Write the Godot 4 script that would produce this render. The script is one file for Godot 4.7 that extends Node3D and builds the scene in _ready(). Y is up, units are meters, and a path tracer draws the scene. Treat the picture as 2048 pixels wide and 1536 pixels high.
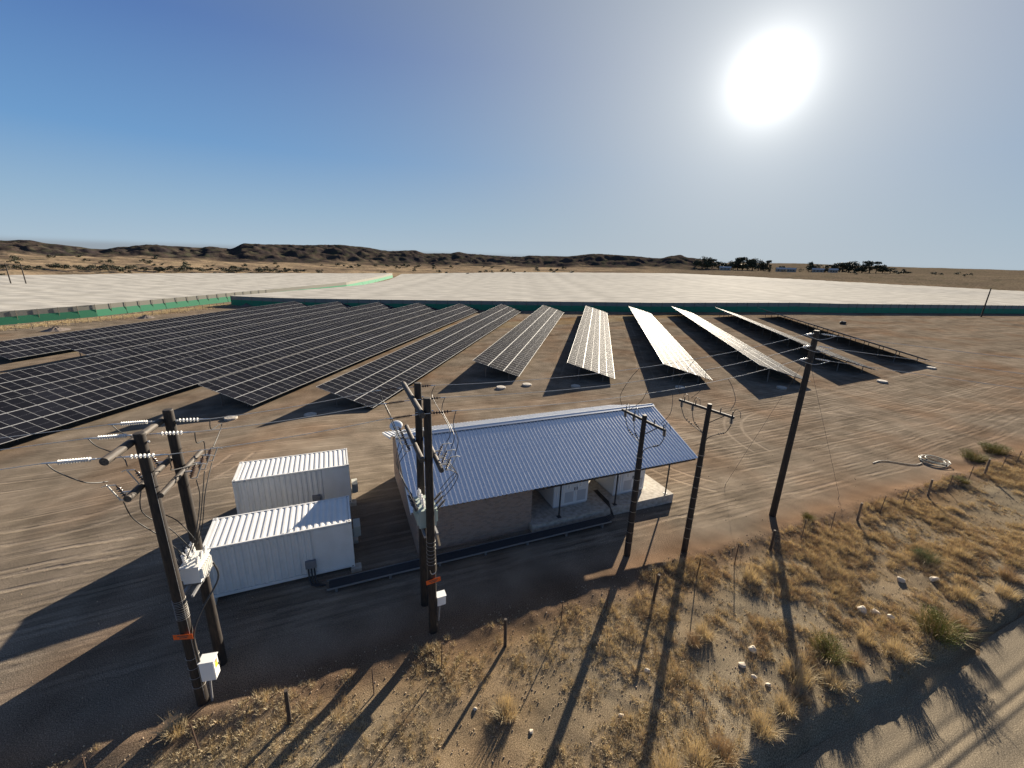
extends Node3D
# Solar park with switch hut, containers and timber pole structures on a dry plain, seen against a low sun.
# World: camera at the origin of x/z, looking along -z; y up; metres.

const EYE := 15.286
const PHI := 0.18882            # heading of the module rows
const TAU_T := 0.259066         # tilt of the modules
const PITCH := 12.9893
const ROW0 := Vector3(12.9336, -0.3208, -50.1552)
const CROSS := 0.0235214
const EU := Vector3(0.917, 0, -0.3989)   # along the fence, road, hut and containers
const EV := Vector3(0.3989, 0, 0.917)    # across, towards the road
const SUN_AZ := 26.4
const SUN_EL := 17.7

var mats := {}
var used := {}
var rng := RandomNumberGenerator.new()
var nz_a := FastNoiseLite.new()
var nz_b := FastNoiseLite.new()
var nz_c := FastNoiseLite.new()

# ------------------------------------------------------------------ mesh helper
class MB:
	var v := PackedVector3Array()
	var n := PackedVector3Array()
	var uv := PackedVector2Array()
	var c := PackedColorArray()
	var col := Color.WHITE
	func tri(a: Vector3, b: Vector3, d: Vector3, na: Vector3, nb: Vector3, nd: Vector3, ua := Vector2.ZERO, ub := Vector2.ZERO, ud := Vector2.ZERO) -> void:
		if (b - a).cross(d - a).dot(na + nb + nd) > 0.0:
			v.append(a); v.append(d); v.append(b)
			n.append(na); n.append(nd); n.append(nb)
			uv.append(ua); uv.append(ud); uv.append(ub)
		else:
			v.append(a); v.append(b); v.append(d)
			n.append(na); n.append(nb); n.append(nd)
			uv.append(ua); uv.append(ub); uv.append(ud)
		c.append(col); c.append(col); c.append(col)
	func quad(a: Vector3, b: Vector3, d: Vector3, e: Vector3, nn: Vector3) -> void:
		tri(a, b, d, nn, nn, nn, Vector2(0, 0), Vector2(1, 0), Vector2(1, 1))
		tri(a, d, e, nn, nn, nn, Vector2(0, 0), Vector2(1, 1), Vector2(0, 1))
	func flat(a: Vector3, b: Vector3, d: Vector3) -> void:
		var nn := (d - a).cross(b - a).normalized()
		tri(a, b, d, nn, nn, nn)
	func box(o: Vector3, s: Vector3, B := Basis.IDENTITY) -> void:
		var x := B.x * s.x * 0.5
		var y := B.y * s.y * 0.5
		var z := B.z * s.z * 0.5
		quad(o + x - y - z, o + x + y - z, o + x + y + z, o + x - y + z, B.x)
		quad(o - x - y - z, o - x + y - z, o - x + y + z, o - x - y + z, -B.x)
		quad(o + y - x - z, o + y + x - z, o + y + x + z, o + y - x + z, B.y)
		quad(o - y - x - z, o - y + x - z, o - y + x + z, o - y - x + z, -B.y)
		quad(o + z - x - y, o + z + x - y, o + z + x + y, o + z - x + y, B.z)
		quad(o - z - x - y, o - z + x - y, o - z + x + y, o - z - x + y, -B.z)
	func bar(p: Vector3, q: Vector3, w: float, h: float) -> void:
		var d := (q - p)
		var x := d.normalized()
		var up := Vector3.UP if absf(x.y) < 0.95 else Vector3.RIGHT
		var z := x.cross(up).normalized()
		box((p + q) * 0.5, Vector3(d.length(), h, w), Basis(x, z.cross(x), z))
	func cyl(p: Vector3, q: Vector3, r0: float, r1: float, k := 8, caps := true) -> void:
		var ax := (q - p).normalized()
		var sx := ax.cross(Vector3.UP if absf(ax.y) < 0.9 else Vector3.RIGHT).normalized()
		var sy := ax.cross(sx)
		var len := (q - p).length()
		for i in k:
			var a := TAU * i / k
			var b := TAU * (i + 1) / k
			var na := sx * cos(a) + sy * sin(a)
			var nb := sx * cos(b) + sy * sin(b)
			var u0 := float(i) / k
			var u1 := float(i + 1) / k
			tri(p + na * r0, p + nb * r0, q + nb * r1, na, nb, nb, Vector2(u0, 0), Vector2(u1, 0), Vector2(u1, len))
			tri(p + na * r0, q + nb * r1, q + na * r1, na, nb, na, Vector2(u0, 0), Vector2(u1, len), Vector2(u0, len))
			if caps:
				tri(p, p + na * r0, p + nb * r0, -ax, -ax, -ax)
				tri(q, q + na * r1, q + nb * r1, ax, ax, ax)
	func tube(pts: Array, r: float, k := 5) -> void:
		for i in pts.size() - 1:
			cyl(pts[i], pts[i + 1], r, r, k, i == 0 or i == pts.size() - 2)
	func lathe(o: Vector3, axis: Vector3, prof: Array, k := 10) -> void:
		var ax := axis.normalized()
		var sx := ax.cross(Vector3.UP if absf(ax.y) < 0.9 else Vector3.RIGHT).normalized()
		var sy := ax.cross(sx)
		for j in prof.size() - 1:
			var r0: float = prof[j][0]
			var r1: float = prof[j + 1][0]
			var p: Vector3 = o + ax * float(prof[j][1])
			var q: Vector3 = o + ax * float(prof[j + 1][1])
			var sl: float = r0 - r1
			var dh: float = float(prof[j + 1][1]) - float(prof[j][1])
			for i in k:
				var a := TAU * i / k
				var b := TAU * (i + 1) / k
				var da := sx * cos(a) + sy * sin(a)
				var db := sx * cos(b) + sy * sin(b)
				var na := (da * absf(dh) + ax * sl * signf(dh if dh != 0.0 else 1.0)).normalized()
				var nb := (db * absf(dh) + ax * sl * signf(dh if dh != 0.0 else 1.0)).normalized()
				if r0 > 0.0001: tri(p + da * r0, p + db * r0, q + db * r1, na, nb, nb)
				if r1 > 0.0001: tri(p + da * r0, q + db * r1, q + da * r1, na, nb, na)
	func commit(m: Material, into: ArrayMesh = null) -> ArrayMesh:
		var a := []
		a.resize(Mesh.ARRAY_MAX)
		a[Mesh.ARRAY_VERTEX] = v
		a[Mesh.ARRAY_NORMAL] = n
		a[Mesh.ARRAY_TEX_UV] = uv
		a[Mesh.ARRAY_COLOR] = c
		var am := into if into else ArrayMesh.new()
		am.add_surface_from_arrays(Mesh.PRIMITIVE_TRIANGLES, a)
		am.surface_set_material(am.get_surface_count() - 1, m)
		return am

# ------------------------------------------------------------------ naming helpers
func numbered(called: String) -> String:
	var k: int = used.get(called, 0)
	used[called] = k + 1
	return called if k == 0 else "%s_%03d" % [called, k]

func tag(o: Node, label: String, category := "", group := "", kind := "") -> void:
	if label: o.set_meta("label", label)
	if category: o.set_meta("category", category)
	if group: o.set_meta("group", group)
	if kind: o.set_meta("kind", kind)

func thing(called: String, label: String, category: String, at := Vector3.ZERO, B := Basis.IDENTITY, group := "") -> Node3D:
	var o := Node3D.new()
	o.name = numbered(called)
	add_child(o)
	o.transform = Transform3D(B, at)
	tag(o, label, category, group)
	return o

func part(called: String, m: Mesh, parent: Node, t := Transform3D.IDENTITY) -> MeshInstance3D:
	var o := MeshInstance3D.new()
	o.mesh = m
	o.name = called
	parent.add_child(o, true)
	o.transform = t
	return o

func whole(called: String, m: Mesh, label: String, category: String, at := Vector3.ZERO, B := Basis.IDENTITY, group := "") -> MeshInstance3D:
	var o := MeshInstance3D.new()
	o.mesh = m
	o.name = numbered(called)
	add_child(o)
	o.transform = Transform3D(B, at)
	tag(o, label, category, group)
	return o

func structure(called: String, m: Mesh, label: String) -> MeshInstance3D:
	var o := whole(called, m, label, "")
	o.set_meta("kind", "structure")
	return o

func lin(r: float, g: float, b: float) -> Color:
	return Color(r, g, b).linear_to_srgb()

func mat(key: String, col: Color, rough := 0.8, metal := 0.0) -> StandardMaterial3D:
	if mats.has(key): return mats[key]
	var m := StandardMaterial3D.new()
	m.albedo_color = col
	m.roughness = rough
	m.metallic = metal
	m.cull_mode = BaseMaterial3D.CULL_DISABLED
	mats[key] = m
	return m

func noise(seed_: int, freq: float, oct := 4, kind := FastNoiseLite.TYPE_SIMPLEX_SMOOTH) -> FastNoiseLite:
	var f := FastNoiseLite.new()
	f.seed = seed_
	f.frequency = freq
	f.noise_type = kind
	f.fractal_octaves = oct
	return f

# a tiling grey image turned into a colour image between two linear colours
func ramp_tex(f: FastNoiseLite, size: int, lo: Color, hi: Color, gain := 1.0) -> ImageTexture:
	var im := f.get_seamless_image(size, size)
	im.convert(Image.FORMAT_L8)
	var d := im.get_data()
	var out := PackedByteArray()
	out.resize(d.size() * 3)
	var lut := PackedByteArray()
	lut.resize(768)
	for i in 256:
		var t := clampf((i / 255.0 - 0.5) * gain + 0.5, 0, 1)
		var q := lo.lerp(hi, t).linear_to_srgb()
		lut[i * 3] = int(q.r * 255); lut[i * 3 + 1] = int(q.g * 255); lut[i * 3 + 2] = int(q.b * 255)
	for i in d.size():
		var k := d[i] * 3
		out[i * 3] = lut[k]; out[i * 3 + 1] = lut[k + 1]; out[i * 3 + 2] = lut[k + 2]
	var o := Image.create_from_data(size, size, false, Image.FORMAT_RGB8, out)
	o.generate_mipmaps()
	return ImageTexture.create_from_image(o)

func bump_tex(f: FastNoiseLite, size: int) -> ImageTexture:
	var im := f.get_seamless_image(size, size)
	im.convert(Image.FORMAT_L8)
	return ImageTexture.create_from_image(im)

# ------------------------------------------------------------------ terrain
func sm(a: float, b: float, x: float) -> float:
	var t := clampf((x - a) / (b - a), 0.0, 1.0)
	return t * t * (3.0 - 2.0 * t)

func terrain(x: float, z: float) -> float:
	var a := (x - 12.93) * sin(PHI) - (z + 50.16) * cos(PHI)
	var b := (x - 12.93) * cos(PHI) + (z + 50.16) * sin(PHI)
	var ys := -1.03 + 0.0235 * clampf(b, -105.0, 62.0)
	var a0 := -34.0 - 41.0 * sm(-28.0, -52.0, b)
	var w := sm(a0, a0 + 32.0, a)
	var u := 0.917 * x - 0.3989 * z
	return ys * w - clampf((-u - 7.0) * 0.05, 0.0, 0.5) * (1.0 - w)

func verge(u: float) -> float:      # where the bank above the road breaks
	return -5.7 + 0.28 * nz_b.get_noise_2d(u * 5.0, 40.0) + 0.12 * nz_c.get_noise_2d(u * 6.0, 9.0)

func ground_y(x: float, z: float) -> float:
	var u := 0.917 * x - 0.3989 * z
	var v := 0.3989 * x + 0.917 * z
	var y := terrain(x, z)
	var rough := sm(-15.0, -12.6, v)            # the strip beside the road was never graded
	y += nz_a.get_noise_2d(x * 1.6, z * 1.6) * (0.05 + 0.10 * rough)
	y += nz_b.get_noise_2d(x * 7.0, z * 7.0) * (0.012 + 0.05 * rough)
	y += nz_c.get_noise_2d(x * 16.0, z * 16.0) * (0.004 + 0.016 * rough)
	# windrow of loose soil along the edge of the graded pad
	var bw := v + 13.6 - 0.5 * nz_b.get_noise_2d(u * 2.0, 3.0)
	y += exp(-bw * bw / 0.35) * (0.14 + 0.10 * nz_b.get_noise_2d(u * 9.0, 70.0))
	var e := verge(u)
	y -= 0.42 * sm(e - 0.12, e + 0.4, v) + 0.5 * sm(e + 0.6, e + 1.6, v)
	return y

func on_ground(u: float, v: float) -> Vector3:
	var p := EU * u + EV * v
	p /= (0.917 * 0.917 + 0.3989 * 0.3989)
	return Vector3(p.x, ground_y(p.x, p.z), p.z)

func flat_at(x: float, z: float) -> Vector3:
	return Vector3(x, ground_y(x, z), z)

# ------------------------------------------------------------------ scene
func _ready() -> void:
	rng.seed = 4711
	nz_a = noise(11, 0.05, 3); nz_b = noise(12, 0.05, 3); nz_c = noise(13, 0.05, 2)
	# camera
	var cam := Camera3D.new()
	cam.name = "camera"
	add_child(cam)
	cam.transform = Transform3D(Basis(Vector3(0.99942854, 0.03235776, -0.00977626), Vector3(-0.03380237, 0.95671613, -0.28905301), Vector3(0.0, 0.28921829, 0.95726317)), Vector3(0, EYE, 0))
	cam.fov = 84.18
	cam.near = 0.1
	cam.far = 6000.0
	cam.current = true
	# sky, air, exposure
	var env := Environment.new()
	env.tonemap_mode = Environment.TONE_MAPPER_LINEAR
	env.tonemap_exposure = 2.9
	env.background_mode = Environment.BG_SKY
	env.sky = Sky.new()
	env.sky.sky_material = make_sky(2.9)
	env.sdfgi_enabled = true
	env.ssao_enabled = true
	env.ssil_enabled = true
	var we := WorldEnvironment.new()
	we.name = "world_environment"
	we.environment = env
	add_child(we)
	# sun
	var sun := DirectionalLight3D.new()
	sun.name = "sun"
	sun.light_energy = 1.6
	sun.light_color = Color(1.0, 0.945, 0.86)
	sun.light_angular_distance = 0.5
	sun.shadow_enabled = true
	add_child(sun)
	sun.look_at_from_position(sun_dir() * 100.0, Vector3.ZERO, Vector3.UP)
	# setting
	build_ground()
	build_road()
	build_far_land()
	# structures and things
	build_net_shelters()
	build_solar()
	build_hut()
	build_containers()
	build_trays()
	build_poles()
	build_fence()
	build_site_items()
	build_distance()
	build_plants()

func sun_dir() -> Vector3:
	var az := deg_to_rad(SUN_AZ)
	var el := deg_to_rad(SUN_EL)
	return Vector3(sin(az) * cos(el), sin(el), -cos(az) * cos(el))

func make_sky(ex: float) -> PanoramaSkyMaterial:
	var W := 1024
	var H := 512
	var s := sun_dir()
	var px := PackedFloat32Array()
	px.resize(W * H * 3)
	var stops := [[-90.0, Vector3(0.20, 0.20, 0.20)], [-7.0, Vector3(0.40, 0.50, 0.60)], [0.0, Vector3(0.41, 0.53, 0.63)], [4.0, Vector3(0.30, 0.46, 0.62)], [10.0, Vector3(0.15, 0.33, 0.60)], [20.0, Vector3(0.075, 0.18, 0.45)], [32.0, Vector3(0.080, 0.135, 0.29)], [90.0, Vector3(0.075, 0.13, 0.27)]]
	var i := 0
	for y in H:
		var el := 90.0 - (y + 0.5) * 180.0 / H
		var base := Vector3.ZERO
		for k in stops.size() - 1:
			if el >= stops[k][0] and el <= stops[k + 1][0]:
				base = stops[k][1].lerp(stops[k + 1][1], (el - stops[k][0]) / (stops[k + 1][0] - stops[k][0]))
		var ce := cos(deg_to_rad(el))
		var se := sin(deg_to_rad(el))
		for x in W:
			var az := (x + 0.5) / W * TAU
			var g := rad_to_deg(acos(clampf(sin(az) * ce * s.x + se * s.y - cos(az) * ce * s.z, -1.0, 1.0)))
			var w := exp(-pow(g / 34.0, 1.7))
			var c := base.lerp(Vector3(0.44, 0.485, 0.52), w * 0.92)
			c += Vector3(1.0, 0.98, 0.94) * (0.50 * exp(-g / 8.0) + 1.9 * exp(-pow(g / 2.3, 1.3)))
			c /= ex
			px[i] = c.x; px[i + 1] = c.y; px[i + 2] = c.z
			i += 3
	var im := Image.create_from_data(W, H, false, Image.FORMAT_RGBF, px.to_byte_array())
	var m := PanoramaSkyMaterial.new()
	m.panorama = ImageTexture.create_from_image(im)
	return m

# ------------------------------------------------------------------ ground, road, far land
const MU0 := -62.0
const MV1 := -3.0
const MW := 184.0
const MH := 92.0

func steps(stops: Array) -> PackedFloat32Array:   # [[from, spacing], ... , [to]]: spacing grows smoothly from stop to stop
	var out := PackedFloat32Array()
	for k in stops.size() - 1:
		var x: float = stops[k][0]
		var e: float = stops[k + 1][0]
		var a: float = stops[k][1]
		var b: float = stops[k + 1][1]
		while x < e - 0.001:
			out.append(x)
			x += lerpf(a, b, (x - stops[k][0]) / (e - stops[k][0]))
	out.append(stops[stops.size() - 1][0])
	return out

func grid_mesh(us: PackedFloat32Array, vs: PackedFloat32Array, f: Callable, m: Material, colour: Callable) -> ArrayMesh:
	var nu := us.size()
	var nv := vs.size()
	var pos := PackedVector3Array(); pos.resize(nu * nv)
	var nor := PackedVector3Array(); nor.resize(nu * nv)
	var uv := PackedVector2Array(); uv.resize(nu * nv)
	var uv2 := PackedVector2Array(); uv2.resize(nu * nv)
	var col := PackedColorArray(); col.resize(nu * nv)
	for j in nv:
		for i in nu:
			var k := j * nu + i
			var p: Vector3 = f.call(us[i], vs[j])
			pos[k] = p
			var u := 0.917 * p.x - 0.3989 * p.z
			var v := 0.3989 * p.x + 0.917 * p.z
			uv[k] = Vector2((u - MU0) / MW, (v - (MV1 - MH)) / MH)
			uv2[k] = Vector2(p.x / 9.0, p.z / 9.0)
			col[k] = colour.call(p)
	for j in nv:
		for i in nu:
			var a := pos[j * nu + maxi(i - 1, 0)]
			var b := pos[j * nu + mini(i + 1, nu - 1)]
			var c := pos[maxi(j - 1, 0) * nu + i]
			var d := pos[mini(j + 1, nv - 1) * nu + i]
			var nn := (d - c).cross(b - a).normalized()
			nor[j * nu + i] = nn if nn.y > 0.0 else -nn
	var idx := PackedInt32Array()
	idx.resize((nu - 1) * (nv - 1) * 6)
	var q := 0
	var up := (pos[1] - pos[0]).cross(pos[nu] - pos[0]).y > 0.0
	for j in nv - 1:
		for i in nu - 1:
			var k := j * nu + i
			if up:
				idx[q] = k; idx[q + 1] = k + nu; idx[q + 2] = k + 1
				idx[q + 3] = k + 1; idx[q + 4] = k + nu; idx[q + 5] = k + nu + 1
			else:
				idx[q] = k; idx[q + 1] = k + 1; idx[q + 2] = k + nu
				idx[q + 3] = k + 1; idx[q + 4] = k + nu + 1; idx[q + 5] = k + nu
			q += 6
	var a2 := []
	a2.resize(Mesh.ARRAY_MAX)
	a2[Mesh.ARRAY_VERTEX] = pos
	a2[Mesh.ARRAY_NORMAL] = nor
	a2[Mesh.ARRAY_TEX_UV] = uv
	a2[Mesh.ARRAY_TEX_UV2] = uv2
	a2[Mesh.ARRAY_COLOR] = col
	a2[Mesh.ARRAY_INDEX] = idx
	var am := ArrayMesh.new()
	am.add_surface_from_arrays(Mesh.PRIMITIVE_TRIANGLES, a2)
	am.surface_set_material(0, m)
	return am

# map of the soil over the graded pad: colour patches and wheel tracks pressed into it
func soil_maps() -> Array:
	var W := 2048
	var H := 1024
	var tr := PackedFloat32Array()
	tr.resize(W * H)
	var r := RandomNumberGenerator.new()
	r.seed = 99
	var lines := []
	for k in 74:                      # traffic along the front of the modules and out to the right
		var v0 := r.randf_range(-50.0, -15.5)
		if k % 3 == 0: v0 = r.randf_range(-38.0, -22.0)
		lines.append([r.randf_range(-60.0, 20.0), r.randf_range(60.0, 122.0), v0, r.randf_range(-0.02, 0.055), r.randf_range(-0.0009, 0.0003), r.randf_range(0.4, 1.3)])
	for l in lines:
		var w0 := r.randf() * 100.0
		var u: float = l[0]
		while u < l[1]:
			var du := u - 20.0
			var v: float = l[2] + l[3] * du + l[4] * du * du + 0.9 * nz_b.get_noise_2d(u * 0.6, w0)
			var fade: float = sm(l[0], l[0] + 12.0, u) * (1.0 - sm(l[1] - 12.0, l[1], u)) * l[5] * (0.55 + 0.9 * nz_b.get_noise_2d(u * 3.0, w0 + 50.0))
			for side in [-0.85, 0.85]:
				var pv := int((v + side - (MV1 - MH)) / MH * H)
				var pu := int((u - MU0) / MW * W)
				if pu < 0 or pu >= W: continue
				for d in range(-2, 3):
					var y := pv + d
					if y >= 0 and y < H:
						tr[y * W + pu] = clampf(tr[y * W + pu] + fade * (0.5 if absi(d) < 2 else -0.30), -0.7, 1.0)
			u += MW / W
	# lanes between the module rows and curved turns
	var turns := []
	for i in range(5, 12):
		for s in [5.0, 6.7]:
			turns.append([i, s])
	for t in turns:
		var a := 8.0
		var w1 := r.randf() * 90.0
		while a < 60.0:
			var P: Vector3 = row_point(t[0], a, 0.0) + Vector3(cos(PHI), 0, sin(PHI)) * (t[1] - 1.2 + 0.4 * nz_b.get_noise_2d(a, w1))
			var pu := int((0.917 * P.x - 0.3989 * P.z - MU0) / MW * W)
			var pv := int((0.3989 * P.x + 0.917 * P.z - (MV1 - MH)) / MH * H)
			for dx in range(-1, 2):
				if pu + dx >= 0 and pu + dx < W and pv >= 0 and pv < H:
					tr[pv * W + pu + dx] = clampf(tr[pv * W + pu + dx] + 0.35 * (0.6 + nz_b.get_noise_2d(a * 4.0, w1)), -0.6, 1.0)
			a += 0.07
	for t in [[78.0, -36.0, 16.0, 1.5, 3.6], [80.0, -34.0, 20.0, 1.4, 3.9], [30.0, -24.0, 7.0, 2.4, 5.6], [44.0, -21.0, 10.0, 3.3, 6.0], [-16.0, -38.0, 9.0, 0.2, 2.6]]:
		var th: float = t[3]
		while th < t[4]:
			for side in [-0.8, 0.8]:
				var pu := int((t[0] + cos(th) * (t[2] + side) - MU0) / MW * W)
				var pv := int((t[1] + sin(th) * (t[2] + side) - (MV1 - MH)) / MH * H)
				for dx in range(-1, 2):
					for dy in range(-1, 2):
						if pu + dx >= 0 and pu + dx < W and pv + dy >= 0 and pv + dy < H:
							tr[(pv + dy) * W + pu + dx] = clampf(tr[(pv + dy) * W + pu + dx] + 0.10, -0.6, 1.0)
			th += 0.003
	var n1 := noise(31, 0.006, 4).get_seamless_image(W, H)
	var n2 := noise(32, 0.03, 4).get_seamless_image(W, H)
	var streak := noise(33, 0.02, 3).get_seamless_image(W / 8, H)
	streak.resize(W, H, Image.INTERPOLATE_CUBIC)
	for im in [n1, n2, streak]: im.convert(Image.FORMAT_L8)
	var d1: PackedByteArray = n1.get_data()
	var d2: PackedByteArray = n2.get_data()
	var d3: PackedByteArray = streak.get_data()
	var rgb := PackedByteArray()
	rgb.resize(W * H * 3)
	var hei := PackedByteArray()
	hei.resize(W * H)
	var g := PackedByteArray()      # linear to sRGB table
	g.resize(1024)
	for i in 1024:
		g[i] = int(clampf(Color(i / 1023.0, 0, 0).linear_to_srgb().r, 0, 1) * 255.0)
	var k := 0
	for y in H:
		var v := (MV1 - MH) + (y + 0.5) / H * MH
		var strip := exp(-pow((v + 13.6) / 1.6, 2.0))
		var vergew := sm(-14.0, -12.0, v)
		for x in W:
			var a := d1[k] / 255.0
			var b := d2[k] / 255.0 - 0.5
			var s := (d3[k] / 255.0 - 0.5) * (1.0 - vergew)
			var t := tr[k]
			var red := clampf((a - 0.42) * 1.6 + strip * 0.9 + vergew * 0.12, 0.0, 1.0)
			var l := clampf(1.0 + 0.14 * vergew + b * 0.62 + s * 0.5 + t * 0.48, 0.45, 1.7)
			rgb[k * 3] = g[int(clampf((0.312 - 0.034 * red) * l, 0, 1) * 1023)]
			rgb[k * 3 + 1] = g[int(clampf((0.266 - 0.072 * red) * l, 0, 1) * 1023)]
			rgb[k * 3 + 2] = g[int(clampf((0.216 - 0.080 * red - 0.022 * vergew) * l, 0, 1) * 1023)]
			hei[k] = int(clampf(128.0 + b * 60.0 + s * 70.0 - t * 70.0, 0, 255))
			k += 1
	var ca := Image.create_from_data(W, H, false, Image.FORMAT_RGB8, rgb)
	ca.generate_mipmaps()
	var he := Image.create_from_data(W, H, false, Image.FORMAT_L8, hei)
	return [ImageTexture.create_from_image(ca), ImageTexture.create_from_image(he)]

func fine_soil(seed_: int) -> Array:
	var f := noise(seed_, 0.16, 3, FastNoiseLite.TYPE_SIMPLEX)
	var im := f.get_seamless_image(1024, 1024)
	im.convert(Image.FORMAT_L8)
	var c := noise(seed_ + 1, 0.17, 1, FastNoiseLite.TYPE_CELLULAR)
	c.cellular_return_type = FastNoiseLite.RETURN_DISTANCE
	var ci := c.get_seamless_image(1024, 1024)
	ci.convert(Image.FORMAT_L8)
	var a := im.get_data()
	var b := ci.get_data()
	var h := PackedByteArray(); h.resize(a.size())
	var rgb := PackedByteArray(); rgb.resize(a.size() * 3)
	var r := RandomNumberGenerator.new()
	r.seed = seed_
	for i in a.size():
		var stone := clampf((90.0 - b[i]) * 3.0, 0.0, 255.0) if a[i] > 150 else 0.0
		h[i] = int(clampf(a[i] * 0.75 + stone * 0.35, 0, 255))
		var l := 185.0 + (a[i] - 128) * 0.5 + stone * 0.16 + r.randf_range(-14, 14)
		rgb[i * 3] = int(clampf(l * 1.02, 0, 255)); rgb[i * 3 + 1] = int(clampf(l, 0, 255)); rgb[i * 3 + 2] = int(clampf(l * 0.97, 0, 255))
	var col := Image.create_from_data(1024, 1024, false, Image.FORMAT_RGB8, rgb)
	col.generate_mipmaps()
	var nm := Image.create_from_data(1024, 1024, false, Image.FORMAT_L8, h)
	nm.convert(Image.FORMAT_RGBA8)
	nm.bump_map_to_normal_map(1.7)
	nm.generate_mipmaps()
	return [ImageTexture.create_from_image(col), ImageTexture.create_from_image(nm)]

func soil_material() -> StandardMaterial3D:
	var maps := soil_maps()
	var fine := fine_soil(51)
	var m := StandardMaterial3D.new()
	m.albedo_texture = maps[0]
	m.vertex_color_use_as_albedo = true
	m.roughness = 0.95
	m.metallic_specular = 0.0
	m.heightmap_enabled = true
	m.heightmap_texture = maps[1]
	m.heightmap_scale = 9.0
	m.detail_enabled = true
	m.detail_uv_layer = BaseMaterial3D.DETAIL_UV_2
	m.detail_blend_mode = BaseMaterial3D.BLEND_MODE_MUL
	m.detail_albedo = fine[0]
	m.detail_normal = fine[1]
	m.normal_enabled = true
	m.normal_scale = 1.0
	mats["soil"] = m
	mats["fine_col"] = fine[0]
	return m

func ground_colour(p: Vector3) -> Color:
	var l := 1.24 + 0.2 * nz_a.get_noise_2d(p.x * 0.5, p.z * 0.5)
	return Color(l, l, l)

func build_ground() -> void:
	var m := soil_material()
	var us := steps([[-260.0, 6.0], [-70.0, 1.2], [-20.0, 0.16], [28.0, 0.14], [60.0, 0.5], [120.0, 2.0], [330.0, 8.0]])
	var vs := steps([[-215.0, 5.0], [-90.0, 1.6], [-36.0, 0.5], [-16.0, 0.16], [-13.0, 0.1], [-4.6, 0.1], [-4.2, 0.4], [1.0, 2.0], [14.0, 2.0]])
	var am := grid_mesh(us, vs, func(u: float, v: float) -> Vector3: return on_ground(u, v), m, ground_colour)
	structure("ground", am, "bare graded reddish sandy soil with wheel tracks around the hut and modules")

func build_road() -> void:
	var tex := fine_soil(77)
	var m := StandardMaterial3D.new()
	m.albedo_color = lin(0.33, 0.28, 0.205)
	m.roughness = 0.95
	m.metallic_specular = 0.25
	m.vertex_color_use_as_albedo = true
	m.detail_enabled = true
	m.detail_uv_layer = BaseMaterial3D.DETAIL_UV_2
	m.detail_blend_mode = BaseMaterial3D.BLEND_MODE_MUL
	m.detail_albedo = tex[0]
	m.detail_normal = tex[1]
	m.normal_enabled = true
	var ruts := []
	var r := RandomNumberGenerator.new()
	r.seed = 5
	for k in 44: ruts.append([r.randf_range(-4.4, 3.0), r.randf_range(0.06, 0.2), r.randf_range(0.008, 0.026), r.randf() * 60.0])
	var us := steps([[-30.0, 1.0], [2.0, 0.2], [30.0, 0.2], [90.0, 1.5]])
	var vs := steps([[-5.25, 0.06], [-3.0, 0.05], [2.0, 0.06], [8.0, 0.8]])
	var prof := func(u: float, v: float) -> Vector3:
		var p := on_ground(u, v)
		var y := -0.42 + 0.02 * nz_a.get_noise_2d(p.x * 3.0, p.z * 3.0) + 0.006 * nz_c.get_noise_2d(u * 4.0, v * 30.0)
		for t in ruts:
			var d: float = (v - t[0] - 0.10 * nz_b.get_noise_2d(u * 1.2, t[3])) / t[1]
			if absf(d) < 2.6: y += t[2] * (d * d - 0.6) * exp(-d * d * 0.8)
		return Vector3(p.x, y, p.z)
	var colour := func(p: Vector3) -> Color:
		var u := 0.917 * p.x - 0.3989 * p.z
		var v := 0.3989 * p.x + 0.917 * p.z
		var l := 1.35 + 0.28 * nz_b.get_noise_2d(u * 0.5, v * 14.0) + 0.2 * nz_a.get_noise_2d(u, v)
		return Color(l, l, l * 0.99)
	structure("dirt_road", grid_mesh(us, vs, prof, m, colour), "pale sandy dirt road with long wheel ruts below the grassy bank")

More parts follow.
